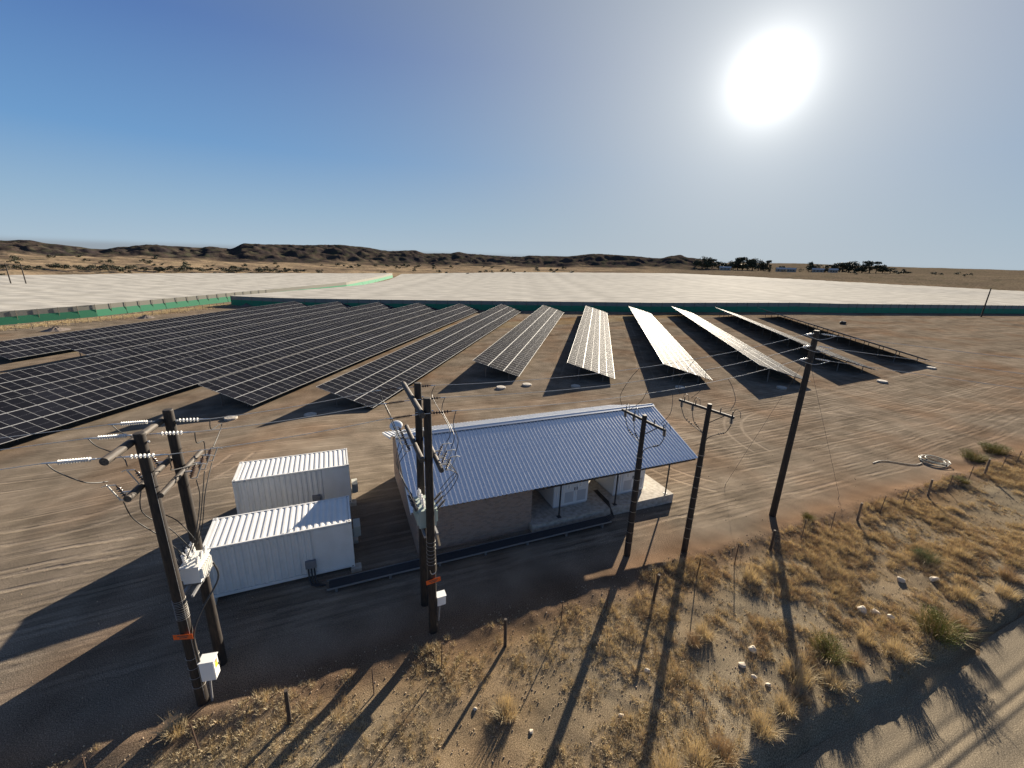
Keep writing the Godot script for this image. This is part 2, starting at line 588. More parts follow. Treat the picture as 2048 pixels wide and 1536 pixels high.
# azimuth, distance and height of the foot of the rise, distance and height of the skyline
const RIDGE := [[-76.0, 430, 3.0, 640, 9.0], [-56.5, 430, 3.2, 640, 7.3], [-53.21, 430, 3.6, 640, 10.0], [-49.36, 430, 4.2, 640, 13.2], [-47.92, 434, 4.0, 642, 14.4], [-46.49, 439, 3.9, 645, 11.3], [-44.93, 443, 3.9, 648, 9.5], [-43.31, 448, 3.8, 650, 6.6], [-41.66, 451, 3.7, 652, 10.4], [-39.56, 456, 3.6, 655, 13.9], [-37.6, 461, 3.2, 658, 12.6], [-35.52, 465, 2.7, 660, 11.7], [-34.63, 467, 2.5, 661, 13.9], [-32.87, 470, 2.1, 663, 11.6], [-31.4, 473, 1.8, 664, 18.9], [-29.0, 477, 1.5, 667, 18.8], [-25.95, 482, 1.2, 670, 19.6], [-21.63, 490, 0.9, 674, 21.6], [-19.38, 493, 0.8, 676, 19.9], [-15.89, 498, 1.0, 679, 15.8], [-12.86, 501, 1.2, 683, 17.7], [-11.63, 502, 1.3, 685, 13.9], [-8.5, 503, 1.7, 690, 15.1], [-7.55, 504, 1.8, 692, 17.7], [-5.96, 505, 2.0, 694, 15.4], [-2.11, 507, 2.5, 700, 13.9], [0.48, 508, 2.8, 704, 13.4], [1.76, 509, 3.0, 706, 16.2], [3.05, 509, 3.2, 708, 16.0], [5.61, 511, 3.7, 712, 16.2], [10.63, 513, 4.9, 720, 22.1], [14.32, 515, 5.8, 726, 20.5], [17.91, 517, 6.4, 732, 18.3], [19.31, 518, 6.6, 734, 22.6], [20.14, 519, 6.6, 736, 24.4], [21.02, 519, 6.7, 738, 21.1], [22.43, 520, 6.8, 740, 19.5], [25.19, 522, 7.2, 845, 14.8], [27.77, 524, 7.5, 950, 14.5], [32.55, 529, 8.3, 956, 18.3], [36.91, 533, 9.5, 962, 17.6], [40.81, 538, 10.6, 969, 17.8], [44.3, 542, 10.8, 975, 18.0], [48.79, 549, 11.2, 984, 18.5], [54.93, 560, 12.6, 1000, 19.1], [76.0, 560, 12.6, 1000, 19.5]]

func ridge_at(az: float) -> Array:
	for k in RIDGE.size() - 1:
		if az <= RIDGE[k + 1][0]:
			var t := clampf((az - RIDGE[k][0]) / (RIDGE[k + 1][0] - RIDGE[k][0]), 0, 1)
			var s := t * t * (3.0 - 2.0 * t)
			return [lerpf(RIDGE[k][1], RIDGE[k + 1][1], t), lerpf(RIDGE[k][2], RIDGE[k + 1][2], t), lerpf(RIDGE[k][3], RIDGE[k + 1][3], t), lerpf(RIDGE[k][4], RIDGE[k + 1][4], s)]
	var e: Array = RIDGE[RIDGE.size() - 1]
	return [e[1], e[2], e[3], e[4]]

func far_y(az: float, r: float, k: Array) -> float:
	var x := sin(deg_to_rad(az)) * r
	var z := -cos(deg_to_rad(az)) * r
	var near := terrain(x, z)
	var rough := nz_a.get_noise_2d(x * 0.35, z * 0.35) + 0.55 * nz_b.get_noise_2d(x, z)
	var hills := 1.0 - sm(22.0, 27.0, az) * 0.92
	if r < k[0]:
		return lerpf(near, k[1], sm(0.55, 1.0, r / k[0])) + rough * 0.9 * sm(0.6, 1.0, r / k[0])
	if r < k[2]:
		var t: float = (r - k[0]) / (k[2] - k[0])
		var crag := absf(nz_b.get_noise_2d(x * 0.3, z * 0.3 + 200.0))
		var y := lerpf(k[1], k[3], t * t * (3.0 - 2.0 * t))
		y += hills * sin(t * PI) * (4.0 * rough + 4.5 * (0.22 - crag)) + 0.9 * hills * t * nz_c.get_noise_2d(x * 3.0, z * 3.0)
		return minf(y, lerpf(EYE, k[3], r / k[2]) + (0.4 if t < 0.98 else 1.0))
	var t2: float = (r - k[2]) / k[2]
	return k[3] - hills * 22.0 * sm(0.0, 0.5, t2) + 0.6 * rough + (1.0 - hills) * (t2 * 4.0)

func far_point(az: float, r: float) -> Vector3:
	return Vector3(sin(deg_to_rad(az)) * r, far_y(az, r, ridge_at(az)), -cos(deg_to_rad(az)) * r)

func build_far_land() -> void:
	var rs := steps([[150.0, 12.0], [400.0, 8.0], [760.0, 6.0], [780.0, 30.0], [2600.0, 300.0]])
	var azs := PackedFloat32Array()
	var a := -76.0
	while a <= 76.01:
		azs.append(a)
		a += 0.16
	var ridges := {}
	for q in azs: ridges[q] = ridge_at(q)
	var m := StandardMaterial3D.new()
	m.vertex_color_use_as_albedo = true
	m.roughness = 1.0
	m.metallic_specular = 0.0
	m.uv1_triplanar = true
	m.uv1_world_triplanar = true
	m.uv1_scale = Vector3.ONE * 0.02
	m.albedo_texture = ramp_tex(noise(61, 0.05, 5), 512, Color(0.45, 0.45, 0.45), Color(1, 1, 1), 1.6)
	var f := func(az: float, r: float) -> Vector3:
		var k: Array = ridges[az]
		var y := far_y(az, r, k)
		if r < 260.0: y -= 0.7 * (1.0 - sm(215.0, 260.0, r))
		return Vector3(sin(deg_to_rad(az)) * r, y, -cos(deg_to_rad(az)) * r)
	var colour := func(p: Vector3) -> Color:
		var az := rad_to_deg(atan2(p.x, -p.z))
		var r := Vector2(p.x, p.z).length()
		var k: Array = ridge_at(az)
		var hill := sm(-0.12, 0.22, (r - k[0]) / (k[2] - k[0]) + 0.35 * nz_a.get_noise_2d(p.x * 0.3, p.z * 0.3))
		if az > 22.0: hill *= 1.0 - 0.8 * sm(22.0, 26.0, az)
		var patch := nz_a.get_noise_2d(p.x * 0.25 + 80.0, p.z * 1.1)
		var bush := sm(0.12, 0.3, nz_b.get_noise_2d(p.x * 1.3, p.z * 1.3))
		var plain := Color(0.30, 0.225, 0.145).lerp(Color(0.16, 0.12, 0.085), clampf(0.5 + patch * 1.6, 0, 1))
		plain = plain.lerp(Color(0.13, 0.105, 0.075), 0.85 * sm(8.0, 24.0, az) * sm(380.0, 430.0, r))
		var rock := Color(0.040, 0.034, 0.032).lerp(Color(0.066, 0.052, 0.043), clampf(0.35 + nz_b.get_noise_2d(p.x * 0.5, p.z * 0.5) * 1.8, 0, 1))
		var c := plain.lerp(rock, hill)
		return c.lerp(Color(0.055, 0.06, 0.035), bush * (0.25 + 0.25 * hill)) * 1.35
	structure("hills", grid_mesh(azs, rs, f, m, colour), "dry grass plain rising to low dark rocky hills on the skyline")

# ------------------------------------------------------------------ net shelters
func net_material() -> StandardMaterial3D:
	var m := StandardMaterial3D.new()
	m.albedo_texture = ramp_tex(noise(71, 0.012, 4), 512, Color(0.33, 0.315, 0.28), Color(0.47, 0.45, 0.40), 1.9)
	m.uv1_triplanar = true
	m.uv1_world_triplanar = true
	m.uv1_scale = Vector3(0.012, 0.012, 0.04)
	m.roughness = 0.8
	m.metallic_specular = 0.02
	m.cull_mode = BaseMaterial3D.CULL_DISABLED
	return m

func along(poly: Array, t: float) -> Vector2:       # point at a fraction of a polyline's length
	var L := 0.0
	for i in poly.size() - 1: L += poly[i].distance_to(poly[i + 1])
	var s := t * L
	for i in poly.size() - 1:
		var d: float = poly[i].distance_to(poly[i + 1])
		if s <= d or i == poly.size() - 2: return poly[i].lerp(poly[i + 1], s / d)
		s -= d
	return poly[0]

func land_y(x: float, z: float) -> float:
	var r := Vector2(x, z).length()
	if r < 230.0: return terrain(x, z)
	var az := rad_to_deg(atan2(x, -z))
	return lerpf(terrain(x, z), minf(far_y(az, r, ridge_at(az)), terrain(x, z) + 1.2), sm(230.0, 300.0, r))

func shelter(label: String, near: Array, far: Array, nx: int, ny: int, rows_along: float, skirt_edges: Array, posts_every: float, left := []) -> void:
	var t := thing("shade_net_shelter", label, "net shelter", Vector3.ZERO, Basis.IDENTITY, "net-covered crop fields")
	var st := PackedVector3Array()
	st.resize(nx * ny)
	var cols := PackedColorArray()
	for j in ny:
		var b := pow(float(j) / (ny - 1), 1.25)
		for i in nx:
			var a := float(i) / (nx - 1)
			var p := along(near, a).lerp(along(far, a), b)
			if left.size():
				p += (along(left, b) - along(near, 0.0).lerp(along(far, 0.0), b)) * pow(1.0 - a, 6.0)
			var wave := 0.035 * sin(a * rows_along * TAU) + 0.10 * nz_b.get_noise_2d(p.x * 0.8, p.y * 0.8)
			wave += 0.03 * sin(b * rows_along * 0.6 * TAU + 2.0 * nz_a.get_noise_2d(p.x * 0.3, p.y * 0.3))
			var edge := minf(minf(a, 1.0 - a) * 40.0, b * 60.0)
			st[j * nx + i] = Vector3(p.x, land_y(p.x, p.y) + 3.0 + wave * clampf(edge, 0, 1), p.y)
	var mb := MB.new()
	var nn := PackedVector3Array()
	nn.resize(nx * ny)
	for j in ny:
		for i in nx:
			var q := (st[mini(j + 1, ny - 1) * nx + i] - st[maxi(j - 1, 0) * nx + i]).cross(st[j * nx + mini(i + 1, nx - 1)] - st[j * nx + maxi(i - 1, 0)]).normalized()
			nn[j * nx + i] = q if q.y > 0 else -q
	for j in ny - 1:
		for i in nx - 1:
			var k := j * nx + i
			mb.tri(st[k], st[k + 1], st[k + nx + 1], nn[k], nn[k + 1], nn[k + nx + 1])
			mb.tri(st[k], st[k + nx + 1], st[k + nx], nn[k], nn[k + nx + 1], nn[k + nx])
	if not mats.has("net"): mats["net"] = net_material()
	part("canopy_net", mb.commit(mats["net"]), t)
	var green := mat("green_net", lin(0.035, 0.235, 0.125), 0.8)
	green.backlight_enabled = true
	green.backlight = lin(0.01, 0.06, 0.04)
	var beige := mat("beige_net", lin(0.23, 0.225, 0.19), 0.9)
	var pole := mat("shelter_pole", lin(0.16, 0.13, 0.10), 0.85)
	for e in skirt_edges:
		var L := 0.0
		for i in e.size() - 1: L += e[i].distance_to(e[i + 1])
		var n := int(L / posts_every)
		var lo := MB.new()
		var hi := MB.new()
		for i in n:
			var p := along(e, float(i) / n)
			var q := along(e, float(i + 1) / n)
			var nrm := Vector3(q.y - p.y, 0, -(q.x - p.x)).normalized()
			if nrm.dot(Vector3(-p.x, 0, -p.y)) < 0: nrm = -nrm
			var sag := 0.12 * nz_b.get_noise_2d(i * 9.0, 5.0)
			var py := land_y(p.x, p.y)
			var qy := land_y(q.x, q.y)
			var out := nrm * (0.35 + 0.1 * nz_b.get_noise_2d(i * 20.0, 8.0))
			var pa := Vector3(p.x, py - 0.5, p.y)
			var qa := Vector3(q.x, qy - 0.5, q.y)
			var pm := Vector3(p.x, py + 1.75 + sag, p.y)
			var qm := Vector3(q.x, qy + 1.75 + sag, q.y)
			lo.quad(pa + out, qa + out, qm, pm, nrm)
			hi.quad(pm, qm, Vector3(q.x, qy + 3.0, q.y), Vector3(p.x, py + 3.0, p.y), nrm)
			var ps := MB.new()
			ps.cyl(Vector3(0, -0.6, 0), Vector3(0, 3.14, 0), 0.045, 0.04, 5)
			if not mats.has("shelter_post_mesh"): mats["shelter_post_mesh"] = ps.commit(pole)
			if p.x < -70.0 and p.y < -170.0: continue
			part("post", mats["shelter_post_mesh"], t, Transform3D(Basis.IDENTITY, Vector3(p.x, py, p.y) + nrm * 0.10))
		part("side_net", lo.commit(green), t)
		part("edge_net", hi.commit(beige), t)

func build_net_shelters() -> void:
	var ln := [Vector2(-190, -40), Vector2(-125, -78), Vector2(-116, -94), Vector2(-109.5, -110), Vector2(-101, -147), Vector2(-92, -190), Vector2(-86, -222), Vector2(-89, -316)]
	var lf := [Vector2(-330, -90), Vector2(-290, -120), Vector2(-216, -181), Vector2(-195, -217), Vector2(-176, -243), Vector2(-138, -280), Vector2(-110, -302), Vector2(-91, -317)]
	shelter("pale net canopy with bright green side net running diagonally at far left", ln, lf, 200, 90, 40.0, [[Vector2(-125, -78), Vector2(-116, -94), Vector2(-109.5, -110), Vector2(-101, -147), Vector2(-92, -190), Vector2(-86, -222), Vector2(-89, -316)]], 3.6)
	var rn := [Vector2(-94, -142), Vector2(-50, -139), Vector2(0, -138.5), Vector2(45, -138), Vector2(110, -145), Vector2(200, -166), Vector2(340, -205)]
	var rl := [Vector2(-94, -142), Vector2(-86, -168), Vector2(-79, -186), Vector2(-73, -208), Vector2(-73, -250), Vector2(-82, -314)]
	var rf := [Vector2(-86, -314), Vector2(-3, -386), Vector2(120, -396), Vector2(188, -397), Vector2(265, -411), Vector2(350, -440), Vector2(440, -430), Vector2(640, -330)]
	shelter("wide cream net canopy with dark green side net behind the module rows", rn, rf, 360, 150, 72.0, [rn, rl], 3.6, rl)

# ------------------------------------------------------------------ solar tables
func row_point(i: int, a: float, drop: float) -> Vector3:     # on the low edge of row i
	return ROW0 + Vector3(cos(PHI), CROSS, sin(PHI)) * PITCH * (i - 8) + Vector3(sin(PHI), -0.0029, -cos(PHI)) * a + Vector3(0, -drop, 0)

func module_mesh(tone: float) -> ArrayMesh:
	var alu := mat("module_frame", lin(0.46, 0.46, 0.45), 0.6, 0.2)
	var key := "module_glass_%d" % int(tone * 100)
	var glass := mat(key, lin(0.013 * tone, 0.014 * tone, 0.019 * tone), 0.60)
	glass.metallic_specular = 0.06
	var X := 1.134 / 2
	var Z := 2.278 / 2
	var bx := 0.011
	var bz := 0.036
	var f := MB.new()
	var h := 0.0
	var d := 0.035
	f.quad(Vector3(-X, h, -Z), Vector3(X, h, -Z), Vector3(X, h, -Z + bz), Vector3(-X, h, -Z + bz), Vector3.UP)
	f.quad(Vector3(-X, h, Z - bz), Vector3(X, h, Z - bz), Vector3(X, h, Z), Vector3(-X, h, Z), Vector3.UP)
	f.quad(Vector3(-X, h, -Z + bz), Vector3(-X + bx, h, -Z + bz), Vector3(-X + bx, h, Z - bz), Vector3(-X, h, Z - bz), Vector3.UP)
	f.quad(Vector3(X - bx, h, -Z + bz), Vector3(X, h, -Z + bz), Vector3(X, h, Z - bz), Vector3(X - bx, h, Z - bz), Vector3.UP)
	f.quad(Vector3(-X, h, -Z), Vector3(X, h, -Z), Vector3(X, -d, -Z), Vector3(-X, -d, -Z), Vector3.FORWARD)
	f.quad(Vector3(-X, h, Z), Vector3(X, h, Z), Vector3(X, -d, Z), Vector3(-X, -d, Z), Vector3.BACK)
	f.quad(Vector3(-X, h, -Z), Vector3(-X, h, Z), Vector3(-X, -d, Z), Vector3(-X, -d, -Z), Vector3.LEFT)
	f.quad(Vector3(X, h, -Z), Vector3(X, h, Z), Vector3(X, -d, Z), Vector3(X, -d, -Z), Vector3.RIGHT)
	var g := MB.new()
	for s in [-1.0, 1.0]:
		g.quad(Vector3(-X + bx, -0.003, s * 0.008), Vector3(X - bx, -0.003, s * 0.008), Vector3(X - bx, -0.003, s * (Z - bz)), Vector3(-X + bx, -0.003, s * (Z - bz)), Vector3.UP)
	g.quad(Vector3(-X, -0.03, -Z), Vector3(X, -0.03, -Z), Vector3(X, -0.03, Z), Vector3(-X, -0.03, Z), Vector3.DOWN)
	var gp := MB.new()
	gp.quad(Vector3(-X + bx, -0.003, -0.008), Vector3(X - bx, -0.003, -0.008), Vector3(X - bx, -0.003, 0.008), Vector3(-X + bx, -0.003, 0.008), Vector3.UP)
	var am := f.commit(alu)
	gp.commit(mat("module_gap", lin(0.16, 0.16, 0.17), 0.4), am)
	return g.commit(glass, am)

func build_solar() -> void:
	var variants := [module_mesh(0.85), module_mesh(1.0), module_mesh(1.2)]
	var steel := mat("pile_steel", lin(0.14, 0.13, 0.12), 0.6, 0.3)
	var X := Vector3(sin(PHI), -0.0029, -cos(PHI)).normalized()
	var Z := Vector3(cos(PHI) * cos(TAU_T), -sin(TAU_T), sin(PHI) * cos(TAU_T)).normalized()
	Z = (Z - X * X.dot(Z)).normalized()
	var B := Basis(X, Z.cross(X), Z)
	var ends := {1: [-4.5, 70.5], 2: [-1.5, 72.5], 3: [-34.0, 74.5], 4: [-36.0, 76.5], 5: [-14.5, 78.6], 6: [-12.3, 80.6], 7: [3.9, 81.7], 8: [5.8, 84.0], 9: [8.1, 86.1], 10: [10.5, 90.0], 11: [19.7, 91.0], 12: [29.2, 93.5]}
	var words := ["leftmost solar table, dark, its near end cut by the photo's left edge", "second solar table from the left, short, near end beside bare soil", "third solar table from the left, running out of frame", "fourth solar table from the left, the longest, running out past the left edge", "dark solar table with its near end just behind the left timber poles", "solar table right of the dark block, near end pointing at the central poles", "grey solar table with its shadow behind the left half of the hut roof", "silvery solar table pointing straight away behind the middle of the hut", "bright solar table just right of the middle, fifth from the right", "narrow bright solar table fourth from the right edge of the rows", "thin sunlit solar table crossing behind the leaning right pole", "rightmost solar table seen edge-on with its legs showing"]
	words[8] = "bright solar table just right of the straight one, behind the hut's right end"
	words[9] = "narrow bright striped solar table, third from the right"
	for i in range(1, 13):
		var a0: float = ends[i][0]
		var a1: float = ends[i][1]
		var n := int((a1 - a0) / 1.154)
		var at := row_point(i, a0, 0.0)
		var t := thing("solar_table", words[i - 1], "solar panels", at, B, "rows of tilted solar tables")
		for k in n:
			if i == 3 and k < 8: continue
			var gap := 0.05 * int(k / 14)
			for j in 3:
				var jit := rng.randf_range(-0.002, 0.002)
				part("solar_module", variants[rng.randi() % 3], t, Transform3D(Basis(Vector3.RIGHT, jit) * Basis(Vector3.BACK, rng.randf_range(-0.002, 0.002)), Vector3(0.577 + k * 1.154 + gap, 0.0, -1.139 - j * 2.298)))
		var L := n * 1.154 + 0.05 * int((n - 1) / 14)
		var pm := MB.new()
		pm.box(Vector3(L / 2, -0.075, 0), Vector3(L, 0.08, 0.05))
		var purlin := pm.commit(steel)
		for z in [-0.5, -1.75, -2.8, -4.1, -5.1, -6.4]:
			part("purlin", purlin, t, Transform3D(Basis.IDENTITY, Vector3(0, 0, z)))
		var x := 1.0
		while x < L:
			var rm := MB.new()
			rm.box(Vector3(0, -0.165, -3.4), Vector3(0.06, 0.1, 6.2))
			if not mats.has("rafter_mesh"): mats["rafter_mesh"] = rm.commit(steel)
			part("rafter", mats["rafter_mesh"], t, Transform3D(Basis.IDENTITY, Vector3(x, 0, 0)))
			for z in [-1.6, -5.1]:
				var top: Vector3 = at + X * x + Z * z - B.y * 0.18
				var gy := ground_y(top.x, top.z) - 0.3
				var pmb := MB.new()
				pmb.box(Vector3(0, (gy - top.y) / 2, 0), Vector3(0.10, top.y - gy, 0.07))
				part("pile", pmb.commit(steel), t, Transform3D(B.inverse(), B.inverse() * (top - at)))
			x += 4.62

# ------------------------------------------------------------------ hut
const HUT := Vector3(-4.86, 0.0, -18.52)
const HUT_TURN := 22.85

func ribbed(len_x: float, len_z: float, period: float, pan: float, h: float, m: Material, thick := 0.0) -> ArrayMesh:
	# sheet in the x/z plane from the origin to +len_x, -len_z with trapezoid ribs running along z
	var mb := MB.new()
	var xs := []
	var x := 0.0
	while x < len_x - 0.001:
		var w := minf(period, len_x - x)
		if w < period * 0.98:
			xs.append([x, 0.0]); xs.append([x + w, 0.0])
			break
		var rib := period - pan
		xs.append([x, 0.0]); xs.append([x + pan, 0.0]); xs.append([x + pan + rib * 0.28, h]); xs.append([x + pan + rib * 0.72, h])
		x += period
	xs.append([len_x, 0.0])
	for i in xs.size() - 1:
		var p0 := Vector3(xs[i][0], xs[i][1], 0)
		var p1 := Vector3(xs[i + 1][0], xs[i + 1][1], 0)
		if p0.distance_to(p1) < 0.0005: continue
		var d := Vector3(0, 0, -len_z)
		var nn := Vector3(-(p1.y - p0.y), p1.x - p0.x, 0).normalized()
		mb.quad(p0, p1, p1 + d, p0 + d, nn)
		if thick > 0.0:
			var dn := Vector3(0, -thick, 0)
			mb.quad(p0 + dn, p1 + dn, p1 + d + dn, p0 + d + dn, -nn)
			mb.quad(p0, p1, p1 + dn, p0 + dn, Vector3.BACK)
			mb.quad(p0 + d, p1 + d, p1 + d + dn, p0 + d + dn, Vector3.FORWARD)
	return mb.commit(m)

func brick_face(o: Vector3, ux: Vector3, n: Vector3, w: float, top: Callable, m: Material, y0 := 0.0) -> ArrayMesh:
	# courses of bricks standing proud of the mortar wall behind
	var mb := MB.new()
	var r := RandomNumberGenerator.new()
	r.seed = 3
	var B := Basis(ux, Vector3.UP, n)
	var y := y0 + 0.012
	var row := 0
	while true:
		var x := -0.115 * (row % 2) + 0.006
		var any := false
		while x < w:
			var x0 := maxf(x, 0.004)
			var x1 := minf(x + 0.222, w - 0.004)
			var h := minf(float(top.call(x0)), float(top.call(x1)))
			if x1 - x0 > 0.03 and y + 0.073 < h:
				any = true
				var l := r.randf_range(0.75, 1.12)
				var q := r.randf_range(-0.05, 0.05)
				mb.col = Color(l * (1.0 + q), l, l * (1.0 - q))
				mb.box(o + ux * (x0 + x1) * 0.5 + Vector3(0, y + 0.0365, 0) + n * (0.006 + r.randf_range(-0.002, 0.002)), Vector3(x1 - x0, 0.073, 0.022), B)
			x += 0.232
		if not any: break
		y += 0.085
		row += 1
	return mb.commit(m)

func build_hut() -> void:
	var B := Basis(Vector3.UP, deg_to_rad(HUT_TURN))
	var t := thing("switch_hut", "long brick switch hut with blue-grey ribbed metal gable roof and open bay", "hut", HUT, B)
	var sheet := mat("roof_steel", lin(0.72, 0.73, 0.75), 0.34, 0.75)
	sheet.roughness_texture = ramp_tex(noise(81, 0.02, 4), 256, Color(0.55, 0.55, 0.55), Color(1, 1, 1), 1.2)
	sheet.uv1_triplanar = true
	sheet.uv1_scale = Vector3.ONE * 0.3
	var white := mat("white_trim", lin(0.72, 0.72, 0.70), 0.5)
	var concrete := mat("concrete", lin(0.46, 0.42, 0.36), 0.9)
	concrete.albedo_texture = ramp_tex(noise(82, 0.02, 5), 256, Color(0.62, 0.6, 0.57), Color(1, 1, 1), 1.4)
	concrete.uv1_triplanar = true
	concrete.uv1_scale = Vector3.ONE * 0.5
	var mortar := mat("mortar", lin(0.34, 0.31, 0.28), 0.95)
	var brick := mat("brick", lin(0.33, 0.245, 0.19), 0.9)
	brick.vertex_color_use_as_albedo = true
	var L := 18.95
	var W := 4.96
	var y0 := 2.75
	var y1 := 4.83
	var p1 := atan2(y1 - y0, W)
	var sl := Vector2(W, y1 - y0).length()
	# roof sheets, each four ribs wide
	var sm_ := ribbed(0.996, sl + 0.02, 0.249, 0.15, 0.045, sheet, 0.002)
	for k in 19:
		part("roof_sheet", sm_, t, Transform3D(Basis(Vector3.RIGHT, p1), Vector3(k * 0.996 + 0.01, y0 + 0.002 * (k % 2), 0)))
	var p2 := deg_to_rad(19.3)
	var sl2 := 5.15
	var pale := mat("roof_pale", lin(0.60, 0.61, 0.62), 0.5, 0.2)
	var sm2 := ribbed(0.996, sl2, 0.249, 0.15, 0.045, pale, 0.002)
	for k in 19:
		part("roof_sheet", sm2, t, Transform3D(Basis(Vector3.RIGHT, -p2), Vector3(k * 0.996 - 0.33, y1 + 0.002 * (k % 2), -W - 0.02)))
	var cap := MB.new()
	cap.box(Vector3(L / 2, y1 + 0.035, -W + 0.10), Vector3(L + 0.06, 0.012, 0.28), Basis(Vector3.RIGHT, p1))
	cap.box(Vector3(L / 2 - 0.1, y1 + 0.045, -W - 0.14), Vector3(L + 0.3, 0.012, 0.28), Basis(Vector3.RIGHT, -p2))
	part("ridge_cap", cap.commit(mat("ridge_cap", lin(0.55, 0.58, 0.62), 0.35, 0.5)), t)
	var barge := MB.new()
	for x in [0.0, L]:
		barge.bar(Vector3(x, y0 - 0.06, 0.02), Vector3(x, y1 - 0.06, -W), 0.03, 0.15)
		barge.bar(Vector3(x - 0.3, y1 - 0.07, -W), Vector3(x - 0.3, y1 - 0.07 - sin(p2) * sl2, -W - cos(p2) * sl2), 0.03, 0.15)
	part("barge_board", barge.commit(white), t)
	# timber under the sheets
	var wood := mat("rafter_wood", lin(0.20, 0.14, 0.09), 0.85)
	for k in 16:
		var rm := MB.new()
		rm.bar(Vector3(0.4 + k * 1.2, y0 - 0.09, -0.05), Vector3(0.4 + k * 1.2, y1 - 0.09, -W), 0.05, 0.14)
		rm.bar(Vector3(0.4 + k * 1.2, y1 - 0.10, -W), Vector3(0.4 + k * 1.2, y1 - 0.10 - sin(p2) * 5.0, -W - cos(p2) * 5.0), 0.05, 0.14)
		part("roof_truss", rm.commit(wood), t)
	# slab
	var sb := MB.new()
	sb.box(Vector3(11.98, 0.0, -4.8), Vector3(10.38, 0.90, 9.8))
	sb.box(Vector3(3.6, -0.06, -4.95), Vector3(6.34, 0.90, 8.9))
	part("floor_slab", sb.commit(concrete), t)
	# walls: mortar core with bricks standing proud
	var roof_at := func(z: float) -> float: return y0 - 0.2 + (-z) * tan(p1) if z > -W else y1 - 0.2 - (-z - W) * tan(p2)
	var core := MB.new()
	core.box(Vector3(3.6, 1.3, -0.40), Vector3(6.54, 2.70, 0.22))
	core.box(Vector3(7.7, 1.9, -9.35), Vector3(14.7, 2.2, 0.22))
	part("wall", core.commit(mortar), t)
	for x in [0.44, 6.76]:
		var sw := MB.new()
		for s in [-1, 1]:
			var xx: float = x + 0.11 * s
			var pts := [Vector3(xx, -0.2, -0.5), Vector3(xx, float(roof_at.call(-0.5)), -0.5), Vector3(xx, float(roof_at.call(-W)), -W), Vector3(xx, float(roof_at.call(-9.4)), -9.4), Vector3(xx, -0.2, -9.4)]
			for k in range(1, 4): sw.tri(pts[0], pts[k], pts[k + 1], Vector3(s, 0, 0), Vector3(s, 0, 0), Vector3(s, 0, 0))
		part("side_wall", sw.commit(mortar), t)
	var bf := part("brickwork", brick_face(Vector3(0.33, 0, -0.285), Vector3.RIGHT, Vector3.BACK, 6.54, func(_x: float) -> float: return 2.66, brick), t)
	bf.set_meta("kind", "stuff")
	var bs := part("brickwork", brick_face(Vector3(0.325, 0, -0.30), Vector3.FORWARD, Vector3.LEFT, 9.1, func(x: float) -> float: return float(roof_at.call(-0.3 - x)), brick), t)
	bs.set_meta("kind", "stuff")
	var be := part("brickwork", brick_face(Vector3(6.875, 0.45, -0.30), Vector3.FORWARD, Vector3.RIGHT, 9.0, func(x: float) -> float: return float(roof_at.call(-0.3 - x)) - 0.45, brick), t)
	be.set_meta("kind", "stuff")
	# steel columns
	var dark := mat("dark_steel", lin(0.035, 0.035, 0.037), 0.6, 0.3)
	for x in [8.66, 12.64, 16.69]:
		var pm := MB.new()
		pm.cyl(Vector3(x, 0.45, -0.15), Vector3(x, 2.72, -0.15), 0.05, 0.05, 10)
		pm.box(Vector3(x, 0.46, -0.15), Vector3(0.24, 0.024, 0.24))
		part("column", pm.commit(dark), t)
	var beam := MB.new()
	beam.box(Vector3(12.9, 2.63, -0.15), Vector3(11.9, 0.14, 0.09))
	part("eaves_beam", beam.commit(dark), t)
	# inverter cabinets
	cabinet(8.70, "white inverter cabinet in the hut's bay, beside the brick wall", B)
	cabinet(13.10, "white inverter cabinet at the open right end of the hut", B)
	# dish on the roof corner
	var dish := thing("satellite_dish", "small white round dish on the hut roof's rear left corner", "dish", HUT + B * Vector3(0.1, 4.75, -W - 0.25), B)
	var dm := MB.new()
	var prof := []
	for k in 7: prof.append([0.38 * cos(k / 6.0 * PI / 2.0), 0.10 * sin(k / 6.0 * PI / 2.0)])
	dm.lathe(Vector3(0, 0.66, 0), Vector3(-0.15, 0.80, 0.45), prof, 18)
	part("reflector", dm.commit(white), dish)
	var ds := MB.new()
	ds.cyl(Vector3(0, -0.05, -0.04), Vector3(0, 0.66, -0.04), 0.022, 0.022, 6)
	ds.tube([Vector3(-0.02, 0.36, 0.06), Vector3(-0.10, 0.52, 0.42)], 0.012)
	part("mast", ds.commit(mat("grey_steel", lin(0.35, 0.35, 0.35), 0.5, 0.4)), dish)

